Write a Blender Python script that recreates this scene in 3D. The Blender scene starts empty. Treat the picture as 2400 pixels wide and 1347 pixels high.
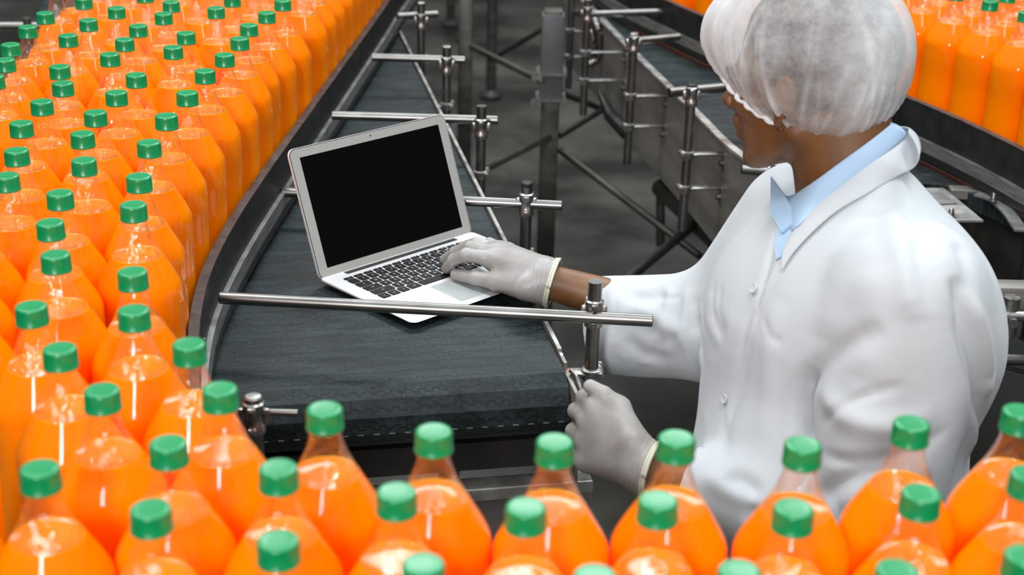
import bpy, bmesh, math, random
import numpy as np
from mathutils import Vector, Matrix
random.seed(7)
rng = np.random.default_rng(5)
S = bpy.context.scene
COL = S.collection
# ------------------------------------------------------------------ camera
F_PX, TH, ROLL, CH = 3451.6, .3985, .0249, 1.9109      # focal length in px of 2400, pitch, roll, height
R0 = Vector((1, 0, 0)); FW = Vector((0, math.cos(TH), -math.sin(TH))); U0 = Vector((0, math.sin(TH), math.cos(TH)))
RR = R0 * math.cos(ROLL) + U0 * math.sin(ROLL); UU = -R0 * math.sin(ROLL) + U0 * math.cos(ROLL)
cd = bpy.data.cameras.new('camera'); cam = bpy.data.objects.new('camera', cd); COL.objects.link(cam)
cam.matrix_world = Matrix(((RR.x, UU.x, -FW.x, 0), (RR.y, UU.y, -FW.y, 0), (RR.z, UU.z, -FW.z, CH), (0, 0, 0, 1)))
cd.sensor_width = 36; cd.lens = F_PX * 36 / 2400; cd.clip_end = 60
cd.dof.use_dof = True; cd.dof.focus_distance = 2.22; cd.dof.aperture_fstop = 4.6; cd.dof.aperture_blades = 8
S.camera = cam
CP = Vector((0, 0, CH))
def ray(u, v):
    return FW + RR * ((u - 1200) / F_PX) - UU * ((v - 673.5) / F_PX)
def at(u, v, z):                                        # point at height z
    d = ray(u, v); return CP + d * ((z - CH) / d.z)
def atY(u, v, Y):
    d = ray(u, v); return CP + d * (Y / d.y)
# ------------------------------------------------------------------ light
S.view_settings.view_transform = 'Standard'; S.view_settings.look = 'None'
S.view_settings.exposure = 0.0; S.view_settings.gamma = 1.0
S.cycles.transparent_max_bounces = 40; S.cycles.max_bounces = 20; S.cycles.diffuse_bounces = 14; S.cycles.glossy_bounces = 5; S.cycles.transmission_bounces = 6
S.cycles.caustics_reflective = False; S.cycles.caustics_refractive = False
S.cycles.use_denoising = True
W = bpy.data.worlds.new('hall_air'); S.world = W; W.use_nodes = True
wn = W.node_tree.nodes; wl = W.node_tree.links
bg = wn['Background']; tc = wn.new('ShaderNodeTexCoord'); sx = wn.new('ShaderNodeSeparateXYZ'); cr = wn.new('ShaderNodeValToRGB')
wl.new(tc.outputs['Generated'], sx.inputs[0]); mr = wn.new('ShaderNodeMapRange'); mr.inputs[1].default_value = -1; mr.inputs[2].default_value = 1
wl.new(sx.outputs['Z'], mr.inputs[0]); wl.new(mr.outputs[0], cr.inputs[0]); wl.new(cr.outputs[0], bg.inputs[0])
cr.color_ramp.elements[0].position = .47; cr.color_ramp.elements[0].color = (.03, .03, .028, 1); e_ = cr.color_ramp.elements.new(.62); e_.color = (.17, .18, .18, 1)
cr.color_ramp.elements[2].position = .88; cr.color_ramp.elements[2].color = (.66, .71, .75, 1)
bg.inputs[1].default_value = 1.15
def area(name, loc, target, sx_, sy_, power, col=(1, 1, 1)):
    l = bpy.data.lights.new(name, 'AREA'); l.shape = 'RECTANGLE'; l.size = sx_; l.size_y = sy_; l.energy = power; l.color = col
    o = bpy.data.objects.new(name, l); COL.objects.link(o); o.location = loc
    o.rotation_euler = (Vector(target) - Vector(loc)).to_track_quat('-Z', 'Y').to_euler(); return o
area('hall_light', (.75, .9, 4.3), (.35, 1.7, 1.0), .2, 1.7, 40, (.95, .98, 1))
area('hall_light', (1.9, 3.2, 4.4), (.3, 1.8, 1.0), .18, 2.2, 62, (.93, .97, 1))
area('hall_light', (-1.6, 2.8, 4.4), (0, 1.9, 1.0), .18, 2.2, 75, (.95, .98, 1))
area('hall_light', (.2, 6.2, 5.0), (0, 3.0, .6), 2.4, 1.0, 125, (.9, .97, 1))
area('front_light', (-.6, -2.2, 2.9), (0, 1.5, 1.1), .36, 1.3, 125, (.97, .98, 1))  # unseen front lamp behind the camera, shaped for streaks on bottles and coat
# ------------------------------------------------------------------ helpers: tags, meshes
def tag(o, label, cat, group=None, kind=None):
    if label: o['label'] = label
    if cat: o['category'] = cat
    if group: o['group'] = group
    if kind: o['kind'] = kind
    return o
def empty(name, loc, label, cat, group=None, rz=0):
    o = bpy.data.objects.new(name, None); COL.objects.link(o); o.location = loc; o.rotation_euler = (0, 0, rz)
    o.empty_display_size = .02
    return tag(o, label, cat, group)
def wm(q):                                              # world matrix without waiting for the depsgraph
    m = Matrix.LocRotScale(q.location, q.rotation_euler, None)
    return m if q.parent is None else wm(q.parent) @ q.matrix_parent_inverse @ m
def mesh_obj(name, me, mats, parent=None, smooth=True, world=True):
    for m in (mats if isinstance(mats, (list, tuple)) else [mats]): me.materials.append(m)
    if smooth is not None:
        me.polygons.foreach_set('use_smooth', [bool(smooth)] * len(me.polygons))
    o = bpy.data.objects.new(name, me); COL.objects.link(o)
    if parent is not None:
        o.parent = parent
        if world:                                       # mesh given in world space: undo the parent's frame
            P = wm(parent)
            o.matrix_parent_inverse = P.inverted()
    return o
class MB:
    def __init__(s): s.v = []; s.f = []; s.m = []
    def add(s, vs, fs, mi=0):
        b = len(s.v); s.v += [tuple(x) for x in vs]; s.f += [tuple(b + i for i in f) for f in fs]; s.m += [mi] * len(fs)
    def box(s, c, d, M=None, mi=0, bev=0):
        x, y, z = [k / 2 for k in d]; c = Vector(c)
        if bev <= 0:
            vs = [Vector((a * x, b * y, e * z)) for a in (-1, 1) for b in (-1, 1) for e in (-1, 1)]
            fs = [(0, 1, 3, 2), (4, 6, 7, 5), (0, 4, 5, 1), (2, 3, 7, 6), (0, 2, 6, 4), (1, 5, 7, 3)]
        else:
            bm = bmesh.new(); bmesh.ops.create_cube(bm, size=1)
            for v in bm.verts: v.co = Vector((v.co.x * d[0], v.co.y * d[1], v.co.z * d[2]))
            bmesh.ops.bevel(bm, geom=bm.edges[:], offset=bev, segments=2, affect='EDGES', profile=.5)
            vs = [v.co.copy() for v in bm.verts]; fs = [[v.index for v in f.verts] for f in bm.faces]; bm.free()
        if M is not None: vs = [M @ v for v in vs]
        s.add([v + c for v in vs], fs, mi)
    def tube(s, a, b, r, r2=None, n=20, mi=0, cap=True, bev=0):
        a = Vector(a); b = Vector(b); r2 = r if r2 is None else r2; ax = (b - a).normalized()
        t = Vector((0, 0, 1)) if abs(ax.z) < .9 else Vector((1, 0, 0)); e1 = ax.cross(t).normalized(); e2 = ax.cross(e1)
        rings = [(a, r), (b, r2)]
        if bev > 0: rings = [(a, r - bev), (a + ax * bev, r), (b - ax * bev, r2), (b, r2 - bev)]
        vs = []
        for p, q in rings: vs += [p + e1 * (q * math.cos(2 * math.pi * i / n)) + e2 * (q * math.sin(2 * math.pi * i / n)) for i in range(n)]
        fs = [(k * n + i, k * n + (i + 1) % n, (k + 1) * n + (i + 1) % n, (k + 1) * n + i) for k in range(len(rings) - 1) for i in range(n)]
        if cap: fs += [tuple(range(n))[::-1], tuple((len(rings) - 1) * n + i for i in range(n))]
        s.add(vs, fs, mi)
    def lathe(s, prof, c=(0, 0, 0), n=40, mi=0, rad=None, M=None):
        c = Vector(c); vs = []; fs = []
        for (r, z) in prof:
            for i in range(n):
                a = 2 * math.pi * i / n; q = r if rad is None else rad(r, z, a)
                p = Vector((q * math.cos(a), q * math.sin(a), z)); vs.append((M @ p if M is not None else p) + c)
        for k in range(len(prof) - 1):
            for i in range(n): fs.append((k * n + i, k * n + (i + 1) % n, (k + 1) * n + (i + 1) % n, (k + 1) * n + i))
        fs += [tuple(range(n))[::-1], tuple((len(prof) - 1) * n + i for i in range(n))]
        s.add(vs, fs, mi)
    def path(s, pts, r, n=12, mi=0):
        pts = [Vector(p) for p in pts]; vs = []; fs = []
        for k, p in enumerate(pts):
            ax = (pts[min(k + 1, len(pts) - 1)] - pts[max(k - 1, 0)]).normalized()
            t = Vector((0, 0, 1)) if abs(ax.z) < .95 else Vector((0, 1, 0)); e1 = ax.cross(t).normalized(); e2 = ax.cross(e1)
            q = r[k] if isinstance(r, (list, tuple)) else r
            vs += [p + e1 * (q * math.cos(2 * math.pi * i / n)) + e2 * (q * math.sin(2 * math.pi * i / n)) for i in range(n)]
        for k in range(len(pts) - 1):
            for i in range(n): fs.append((k * n + i, k * n + (i + 1) % n, (k + 1) * n + (i + 1) % n, (k + 1) * n + i))
        fs += [tuple(range(n))[::-1], tuple((len(pts) - 1) * n + i for i in range(n))]
        s.add(vs, fs, mi)
    def sweep(s, pts, prof, mi=0):                      # prof: closed loop of (offset to the right of travel, z)
        pts = [Vector((p[0], p[1], 0)) for p in pts]; vs = []; fs = []; n = len(prof)
        for k, p in enumerate(pts):
            d = (pts[min(k + 1, len(pts) - 1)] - pts[max(k - 1, 0)]).normalized(); nr = Vector((d.y, -d.x, 0))
            vs += [p + nr * o + Vector((0, 0, z)) for o, z in prof]
        for k in range(len(pts) - 1):
            for i in range(n): fs.append((k * n + i, (k + 1) * n + i, (k + 1) * n + (i + 1) % n, k * n + (i + 1) % n))
        fs += [tuple(range(n)), tuple((len(pts) - 1) * n + i for i in range(n))[::-1]]
        s.add(vs, fs, mi)
    def prism(s, poly, z0, z1, mi=0):
        n = len(poly); s.add([(x, y, z0) for x, y in poly] + [(x, y, z1) for x, y in poly],
            [tuple(range(n))[::-1], tuple(range(n, 2 * n))] + [(i, (i + 1) % n, n + (i + 1) % n, n + i) for i in range(n)], mi)
    def build(s, name, mats, parent=None, smooth=False, world=True, sharp=35):
        me = bpy.data.meshes.new(name); me.from_pydata(s.v, [], s.f)
        me.validate(); bm = bmesh.new(); bm.from_mesh(me); bmesh.ops.recalc_face_normals(bm, faces=bm.faces)
        for k, f in enumerate(bm.faces): pass
        bm.to_mesh(me); bm.free()
        if len(me.polygons) == len(s.m): me.polygons.foreach_set('material_index', s.m)
        o = mesh_obj(name, me, mats, parent, smooth, world)
        if smooth: me.set_sharp_from_angle(angle=math.radians(sharp))
        return o
def cr_spline(pts, n=8):
    P = [Vector(p) for p in pts]; out = []
    for k in range(len(P) - 1):
        a, b, c, d = P[max(k - 1, 0)], P[k], P[k + 1], P[min(k + 2, len(P) - 1)]
        for i in range(n):
            t = i / n
            out.append(.5 * ((2 * b) + (c - a) * t + (2 * a - 5 * b + 4 * c - d) * t * t + (3 * b - a - 3 * c + d) * t ** 3))
    out.append(P[-1]); return out
# ------------------------------------------------------------------ materials
def mat(name, col=(.5, .5, .5), rough=.5, metal=0, **kw):
    m = bpy.data.materials.new(name); m.use_nodes = True; b = m.node_tree.nodes['Principled BSDF']
    b.inputs['Base Color'].default_value = (*col, 1); b.inputs['Roughness'].default_value = rough; b.inputs['Metallic'].default_value = metal
    for k, v in kw.items(): b.inputs[k.replace('_', ' ')].default_value = v
    return m
def nz(m, scale=(1, 1, 1), sc=5, det=4, c1=None, c2=None, p=(.35, .65), bump=0, rough=None, dist=.002, coord='Object'):
    nt = m.node_tree; N = nt.nodes; L = nt.links; b = N['Principled BSDF']
    t = N.new('ShaderNodeTexCoord'); mp = N.new('ShaderNodeMapping'); mp.inputs['Scale'].default_value = scale
    n = N.new('ShaderNodeTexNoise'); n.inputs['Scale'].default_value = sc; n.inputs['Detail'].default_value = det
    L.new(t.outputs[coord], mp.inputs[0]); L.new(mp.outputs[0], n.inputs['Vector'])
    if c1 is not None:
        r = N.new('ShaderNodeValToRGB'); e = r.color_ramp.elements; e[0].position, e[1].position = p
        e[0].color = (*c1, 1); e[1].color = (*c2, 1); L.new(n.outputs['Fac'], r.inputs[0]); L.new(r.outputs[0], b.inputs['Base Color'])
    if rough is not None:
        r = N.new('ShaderNodeMapRange'); r.inputs[3].default_value, r.inputs[4].default_value = rough
        L.new(n.outputs['Fac'], r.inputs[0]); L.new(r.outputs[0], b.inputs['Roughness'])
    if bump:
        q = N.new('ShaderNodeBump'); q.inputs['Strength'].default_value = bump; q.inputs['Distance'].default_value = dist
        L.new(n.outputs['Fac'], q.inputs['Height'])
        if b.inputs['Normal'].links: L.new(b.inputs['Normal'].links[0].from_socket, q.inputs['Normal'])
        L.new(q.outputs[0], b.inputs['Normal'])
    return m
STEEL = nz(mat('tube_steel', (.6, .58, .55), .24, 1), (1, 1, 1), 14, 2, (.19, .185, .172), (.26, .25, .235), rough=(.28, .38))
CAST = nz(mat('cast_clamp', (.6, .58, .56), .33, 1), sc=120, c1=(.28, .27, .255), c2=(.42, .405, .385), rough=(.25, .45))
PLATE = nz(mat('sheet_steel', (.3, .29, .27), .38, .55), (1, 1, 6), 3, 5, (.20, .188, .168), (.30, .285, .26), rough=(.35, .55))
LEG = nz(mat('leg_steel', (.2, .19, .17), .5, .8), (1, 1, 4), 8, 4, (.075, .07, .06), (.13, .125, .108), rough=(.4, .6))
SLEEVE = nz(mat('grey_sleeve', (.1, .1, .1), .5, .3), sc=6, c1=(.07, .075, .075), c2=(.11, .117, .117))
DARKPL = nz(mat('guide_plate', (.03, .03, .03), .5, 0, Specular_IOR_Level=.14), (1, 1, 1), 25, 4, (.012, .013, .013), (.022, .022, .022), rough=(.45, .6))
RIM = nz(mat('guide_rim', (.05, .035, .03), .45), sc=40, c1=(.014, .010, .009), c2=(.045, .032, .026), rough=(.3, .6))
ALU = nz(mat('aluminium_strip', (.28, .28, .27), .4, .8), (1, 1, 12), 20, 4, (.27, .27, .26), (.42, .42, .40), rough=(.3, .5))
EDGE = nz(mat('bright_edge', (.5, .5, .47), .35, .8), sc=30, c1=(.36, .36, .34), c2=(.6, .6, .56), rough=(.25, .5))
BLACK = mat('black_plastic', (.012, .012, .012), .4)
VOID = nz(mat('void_black', (.012, .011, .01), .6), sc=10, c1=(.006, .006, .005), c2=(.02, .018, .016))  # near-black colour standing in for the darkness under the conveyors
RUBBER = mat('rubber_cap', (.015, .015, .016), .35)
GREEN = nz(mat('green_cap', (.0, .235, .070), .3, 0, Specular_IOR_Level=.6, Subsurface_Weight=.15, Subsurface_Scale=.005), sc=300, bump=.05)
GREEN.node_tree.nodes['Principled BSDF'].inputs['Subsurface Radius'].default_value = (.3, 1, .5)
JUICE = mat('orange_juice', (1.0, .222, .0), .07, 0, Specular_IOR_Level=.22, Subsurface_Weight=1.0, Subsurface_Scale=.02)
JUICE.node_tree.nodes['Principled BSDF'].inputs['Subsurface Radius'].default_value = (1.0, .35, .02)
def thin_plastic():
    m = bpy.data.materials.new('clear_bottle_plastic'); m.use_nodes = True; nt = m.node_tree; N = nt.nodes; L = nt.links
    N.remove(N['Principled BSDF']); out = N['Material Output']
    tr = N.new('ShaderNodeBsdfTransparent'); tr.inputs[0].default_value = (.996, .985, .975, 1)
    gl = N.new('ShaderNodeBsdfGlossy'); gl.inputs['Roughness'].default_value = .045; gl.inputs[0].default_value = (1, 1, 1, 1)
    lw = N.new('ShaderNodeLayerWeight'); lw.inputs[0].default_value = .5; pw = N.new('ShaderNodeMath'); pw.operation = 'POWER'; pw.inputs[1].default_value = 3.0; L.new(lw.outputs['Facing'], pw.inputs[0]); fr = N.new('ShaderNodeMapRange'); fr.inputs[3].default_value = .085; fr.inputs[4].default_value = .85; L.new(pw.outputs[0], fr.inputs[0])
    mx = N.new('ShaderNodeMixShader'); tcd = N.new('ShaderNodeTexCoord'); mp = N.new('ShaderNodeMapping'); mp.inputs['Scale'].default_value = (1, 1, .22)
    n = N.new('ShaderNodeTexNoise'); n.inputs['Scale'].default_value = 120; n.inputs['Detail'].default_value = 3
    b = N.new('ShaderNodeBump'); b.inputs['Strength'].default_value = .35; b.inputs['Distance'].default_value = .006
    L.new(tcd.outputs['Object'], mp.inputs[0]); L.new(mp.outputs[0], n.inputs[0]); L.new(n.outputs['Fac'], b.inputs['Height'])
    sz = N.new('ShaderNodeSeparateXYZ'); L.new(tcd.outputs['Object'], sz.inputs[0]); mr_ = N.new('ShaderNodeMapRange')
    mr_.inputs[1].default_value = .19; mr_.inputs[2].default_value = .26; mr_.inputs[3].default_value = .05; mr_.inputs[4].default_value = 1.0
    L.new(sz.outputs['Z'], mr_.inputs[0]); L.new(mr_.outputs[0], b.inputs['Strength'])
    L.new(b.outputs[0], gl.inputs['Normal']); L.new(b.outputs[0], lw.inputs['Normal'])
    L.new(fr.outputs[0], mx.inputs[0]); L.new(tr.outputs[0], mx.inputs[1]); L.new(gl.outputs[0], mx.inputs[2]); L.new(mx.outputs[0], out.inputs[0])
    return m
CLEAR = thin_plastic()
LAPTOP = nz(mat('silver_aluminium', (.80, .80, .80), .38, .35), sc=900, bump=.03, c1=(.76, .77, .77), c2=(.84, .84, .84))
BEZEL = mat('silver_bezel', (.36, .355, .33), .42, .1)
SCREEN = mat('black_screen', (.0018, .0018, .0018), .45, 0, Specular_IOR_Level=.04)
KEY = mat('black_key', (.012, .009, .009), .45, 0, Specular_IOR_Level=.2)
GLYPH = mat('key_legend', (.6, .6, .6), .5)
PAD = mat('trackpad', (.44, .47, .46), .16, .1)
COAT = nz(mat('white_cotton', (.52, .555, .572), .85, 0, Sheen_Weight=.15), (1, 1, 1), 9, 5, bump=.5, dist=.006)
nz(COAT, (1, 1, 1), 700, 2, bump=.12, dist=.001)
SHIRT = nz(mat('pale_blue_cotton', (.40, .56, .74), .85), sc=600, bump=.15, dist=.0008)
SKIN = nz(mat('brown_skin', (.25, .10, .045), .48, 0, Subsurface_Weight=.15, Subsurface_Scale=.008), sc=14, c1=(.125, .050, .016), c2=(.20, .088, .031), bump=.15, dist=.001)
HAIR = nz(mat('dark_hair', (.012, .009, .008), .8), sc=180, c1=(.035, .022, .016), c2=(.13, .085, .065), bump=.8, dist=.004)
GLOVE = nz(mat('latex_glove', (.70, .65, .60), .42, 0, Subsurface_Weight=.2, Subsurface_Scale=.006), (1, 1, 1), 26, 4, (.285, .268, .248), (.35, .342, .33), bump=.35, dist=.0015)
GCUFF = nz(mat('latex_rolled_cuff', (.60, .59, .46), .5), sc=80, bump=.3, dist=.001)
TROUSER = mat('dark_trousers', (.02, .022, .03), .8)
SHOE = mat('black_shoe', (.012, .012, .012), .4)
FLOOR = nz(mat('worn_concrete', (.1, .1, .09), .35), (1, 1, 1), 2.1, 8, (.014, .0125, .009), (.095, .089, .072), p=(.38, .66), bump=.15, dist=.01, rough=(.22, .45))
WALL = nz(mat('grey_wall', (.3, .3, .28), .7), sc=2, c1=(.26, .26, .245), c2=(.34, .34, .32))
def hairnet_mat():
    m = bpy.data.materials.new('white_nonwoven_net'); m.use_nodes = True; nt = m.node_tree; N = nt.nodes; L = nt.links
    N.remove(N['Principled BSDF']); out = N['Material Output']
    tr = N.new('ShaderNodeBsdfTransparent'); df = N.new('ShaderNodeBsdfDiffuse'); df.inputs[0].default_value = (.86, .88, .88, 1)
    tl = N.new('ShaderNodeBsdfTranslucent'); tl.inputs[0].default_value = (.8, .82, .82, 1); m2 = N.new('ShaderNodeMixShader'); m2.inputs[0].default_value = .3
    L.new(df.outputs[0], m2.inputs[1]); L.new(tl.outputs[0], m2.inputs[2])
    tcd = N.new('ShaderNodeTexCoord'); n = N.new('ShaderNodeTexNoise'); n.inputs['Scale'].default_value = 34; n.inputs['Detail'].default_value = 6; n.inputs['Roughness'].default_value = .7
    L.new(tcd.outputs['Object'], n.inputs[0]); r = N.new('ShaderNodeMapRange'); r.inputs[1].default_value = .3; r.inputs[2].default_value = .72; r.inputs[3].default_value = .18; r.inputs[4].default_value = .55
    L.new(n.outputs['Fac'], r.inputs[0]); at_ = N.new('ShaderNodeAttribute'); at_.attribute_name = 'weave'
    ad = N.new('ShaderNodeMath'); ad.operation = 'ADD'; ad.use_clamp = True; L.new(r.outputs[0], ad.inputs[0]); L.new(at_.outputs['Fac'], ad.inputs[1])
    mx = N.new('ShaderNodeMixShader'); L.new(ad.outputs[0], mx.inputs[0]); L.new(tr.outputs[0], mx.inputs[1]); L.new(m2.outputs[0], mx.inputs[2]); L.new(mx.outputs[0], out.inputs[0])
    return m
NET = hairnet_mat()
def belt_mat():
    m = mat('modular_belt', (.06, .07, .07), .4); nt = m.node_tree; N = nt.nodes; L = nt.links; b = N['Principled BSDF']; b.inputs['Specular IOR Level'].default_value = .2
    t = N.new('ShaderNodeTexCoord'); s = N.new('ShaderNodeSeparateXYZ'); L.new(t.outputs['UV'], s.inputs[0])
    def M(op, a, c=None, **k):
        q = N.new('ShaderNodeMath'); q.operation = op
        for i, x in enumerate((a, c)):
            if x is None: continue
            if isinstance(x, (int, float)): q.inputs[i].default_value = x
            else: L.new(x, q.inputs[i])
        return q.outputs[0]
    xf = M('FRACT', M('DIVIDE', s.outputs['X'], .0190)); sq = M('GREATER_THAN', xf, .5)
    ysh = M('ADD', M('DIVIDE', s.outputs['Y'], .0254), M('MULTIPLY', sq, .17)); yf = M('ABSOLUTE', M('SUBTRACT', M('FRACT', ysh), .5))
    g1 = M('LESS_THAN', yf, .036)
    # short steps that join the zigzag
    yb = M('FRACT', M('DIVIDE', s.outputs['Y'], .0254)); inb = M('MULTIPLY', M('GREATER_THAN', yb, .33), M('LESS_THAN', yb, .5))
    xe = M('MINIMUM', M('ABSOLUTE', M('SUBTRACT', xf, .5)), M('MINIMUM', xf, M('SUBTRACT', 1.0, xf))); g2 = M('MULTIPLY', inb, M('LESS_THAN', xe, .045))
    # module ends, brick fashion
    row = M('FLOOR', ysh); xm = M('FRACT', M('ADD', M('DIVIDE', s.outputs['X'], .152), M('MULTIPLY', row, .5))); g3 = M('LESS_THAN', xm, .006)
    g = M('MAXIMUM', g1, M('MAXIMUM', g2, g3))
    n = N.new('ShaderNodeTexNoise'); n.inputs['Scale'].default_value = 22; n.inputs['Detail'].default_value = 8; n.inputs['Roughness'].default_value = .65; n.inputs['Distortion'].default_value = .8; mpb = N.new('ShaderNodeMapping'); mpb.inputs['Scale'].default_value = (.55, 1.6, 1); L.new(t.outputs['UV'], mpb.inputs[0]); L.new(mpb.outputs[0], n.inputs[0])
    n2 = N.new('ShaderNodeTexNoise'); n2.inputs['Scale'].default_value = 160; n2.inputs['Detail'].default_value = 4; L.new(t.outputs['UV'], n2.inputs[0])
    r = N.new('ShaderNodeValToRGB'); e = r.color_ramp.elements; e[0].position, e[1].position = .36, .66; e[0].color = (.005, .0062, .0062, 1); e[1].color = (.030, .044, .046, 1)
    ns = M('ADD', M('MULTIPLY', n.outputs['Fac'], .65), M('MULTIPLY', n2.outputs['Fac'], .35)); L.new(ns, r.inputs[0])
    mx = N.new('ShaderNodeMix'); mx.data_type = 'RGBA'; L.new(M('MULTIPLY', g, .92), mx.inputs[0]); L.new(r.outputs[0], mx.inputs[6]); mx.inputs[7].default_value = (.008, .008, .008, 1)
    L.new(mx.outputs[2], b.inputs['Base Color'])
    rr = N.new('ShaderNodeMapRange'); rr.inputs[3].default_value, rr.inputs[4].default_value = .36, .62; L.new(ns, rr.inputs[0]); L.new(rr.outputs[0], b.inputs['Roughness'])
    bp = N.new('ShaderNodeBump'); bp.inputs['Strength'].default_value = .6; bp.inputs['Distance'].default_value = .0015
    L.new(M('SUBTRACT', M('MULTIPLY', n2.outputs['Fac'], .3), g), bp.inputs['Height']); L.new(bp.outputs[0], b.inputs['Normal'])
    return m
BELT = belt_mat()
def set_uv(me, fn):
    uv = me.uv_layers.new(name='UVMap')
    for lp in me.loops: uv.data[lp.index].uv = fn(me.vertices[lp.vertex_index].co)
# ------------------------------------------------------------------ setting
def struct(o): o['kind'] = 'structure'; return o
b = MB(); b.add([(-9, -4, 0), (9, -4, 0), (9, 16, 0), (-9, 16, 0)], [(0, 1, 2, 3)]); struct(b.build('floor', FLOOR))
b = MB(); b.box((0, 16.1, 3), (18, .2, 6)); struct(b.build('wall_back', WALL))
b = MB(); b.box((-9.1, 6, 3), (.2, 20, 6)); struct(b.build('wall_left', WALL))
b = MB(); b.box((9.1, 6, 3), (.2, 20, 6)); struct(b.build('wall_right', WALL))
# ------------------------------------------------------------------ guide rails (paths run from far to near)
RAIL_L = [(-.27, 4.9), (-.30, 4.4), (-.335, 3.9), (-.348, 3.65), (-.372, 3.25), (-.396, 2.86), (-.424, 2.4), (-.436, 2.15), (-.437, 1.95), (-.425, 1.8), (-.40, 1.65), (-.358, 1.47),
          (-.315, 1.37), (-.262, 1.29), (-.205, 1.225), (-.13, 1.178), (-.05, 1.153), (.04, 1.14), (.14, 1.15), (.24, 1.155), (.335, 1.185), (.44, 1.225), (.56, 1.30), (.70, 1.42)]
RL = [(p.x, p.y) for p in cr_spline([(x, y, 0) for x, y in RAIL_L], 6)]
RAIL_R = [(.22, 4.35), (.31, 4.05), (.40, 3.82), (.48, 3.63), (.59, 3.40), (.70, 3.17), (.80, 2.95), (.848, 2.84), (.894, 2.72), (.935, 2.59), (.968, 2.45), (.99, 2.25), (1.0, 2.0)]
RR_ = [(p.x, p.y) for p in cr_spline([(x, y, 0) for x, y in RAIL_R], 6)]
def guide(pts, label, sgn):                              # sgn: side of the path where the outer strips sit (left of travel = +1)
    root = empty('guide_rail', (pts[40][0], pts[40][1], 1.0), label, 'guide rail')
    s = -sgn
    b = MB(); b.sweep(pts, [(0, 1.044), (0, 1.118), (s * .012, 1.118), (s * .012, 1.044)]); b.build('guide_plate', DARKPL, root, True)
    b = MB(); b.sweep(pts, [(-s * .001, 1.118), (-s * .001, 1.1205), (s * .013, 1.1205), (s * .013, 1.118)]); b.build('top_rim', RIM, root, True)
    b = MB(); b.sweep(pts, [(s * .012, 1.029), (s * .012, 1.053), (s * .020, 1.053), (s * .020, 1.029)]); b.build('aluminium_strip', ALU, root, True)
    b = MB(); b.sweep(pts, [(0, 1.009), (0, 1.0435), (s * .012, 1.0435), (s * .012, 1.028), (s * .021, 1.028), (s * .021, 1.014), (s * .016, 1.009)]); b.build('wear_strip', BLACK, root, True)
    return root
guide(RL, 'long dark guide rail curving between the packed bottles and the laptop belt', 1)
guide(RR_, 'black curved guide rail behind the worker, holding back the bottles at upper right', -1)
lr = [(-.99, 3.55), (-1.0, 3.2), (-1.0, 2.9), (-.97, 2.6), (-.95, 2.3)]
# ------------------------------------------------------------------ belts
Bo = Vector((.078, 1.862, 1.0)); ang = math.atan2(.193, .981)
straight = empty('belt_conveyor', Bo, 'straight conveyor with grey modular belt that carries the open laptop', 'conveyor', rz=ang)
bm_ = MB(); nW = -.96; Rn = .049; prof = [(3.6, 0.0), (0.0, 0.0)]
c0, z0 = 0.0, 0.0; y, z = 0.0, 0.0
for k in range(1, 7):
    a = math.radians(30 * k - 2); y -= .0254 * math.cos(a); z -= .0254 * math.sin(a); prof.append((y, z))
yb_, zb_ = prof[-1]; prof.append((3.6, zb_ - .004))
vs = []; fs = []; vl = []
for (yy, zz) in prof: vs += [(0, yy, zz), (nW, yy, zz)]
for k in range(len(prof) - 1): fs.append((2 * k, 2 * k + 1, 2 * k + 3, 2 * k + 2))
fs += [tuple(range(0, 2 * len(prof), 2)), tuple(range(1, 2 * len(prof), 2))[::-1]]
bm_.add(vs, fs); bo = bm_.build('belt', BELT, straight, False, world=False)
acc = {}; L_ = 0
for k, (yy, zz) in enumerate(prof):
    if k: L_ += math.hypot(yy - prof[k - 1][0], zz - prof[k - 1][1])
    acc[(round(yy, 4), round(zz, 4))] = 3.6 - L_
set_uv(bo.data, lambda c: (c.x, acc.get((round(c.y, 4), round(c.z, 4)), c.y)))
b = MB()                                                # white hinge-pin dashes along one knuckle line
for k in range(32):
    b.box((-.012 - k * .0215, prof[4][0] + .001, prof[4][1] + .0005), (.008, .003, .0016))
b.build('hinge_pins', EDGE, straight, False, world=False)
b = MB(); b.box((.0045, 1.82, -.058), (.005, 3.60, .125)); b.box((.0045, -.0, -.105), (.005, .14, .07))
b.prism([(.002, -.055), (.007, -.055), (.007, .06), (.002, .06)], -.075, -.006); b.build('side_plate', PLATE, straight, world=False)
b = MB(); b.box((.0045, 1.86, .0065), (.006, 3.60, .004)); b.box((.0045, 0, -.018), (.004, .11, .004), Matrix.Rotation(.42, 3, 'X')); b.build('edge_strip', EDGE, straight, world=False)
b = MB(); b.box((-.48, 1.8, -.055), (.93, 3.4, .08)); b.build('bed_frame', VOID, straight, world=False)
b = MB(); b.box((-.48, .02, -.119), (.93, .06, .044)); b.build('nose_gap_shade', VOID, straight, world=False)  # black box added for the shade between belt underside and cross bar
b = MB(); b.box((-.36, -.015, -.170), (.80, .035, .020), bev=.002); b.build('cross_bar', EDGE, straight, world=False)
b = MB(); b.box((-.36, -.012, -.238), (.80, .025, .11)); b.build('front_cover', PLATE, straight, world=False)
for lx, ly in ((-.03, .9), (-.03, 2.6), (-.9, 2.6), (-.9, .9)):
    b = MB(); b.box((lx, ly, -.55), (.04, .04, .80)); b.tube((lx, ly, -.999), (lx, ly, -.97), .045, .03); b.build('leg', LEG, straight, world=False)
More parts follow.
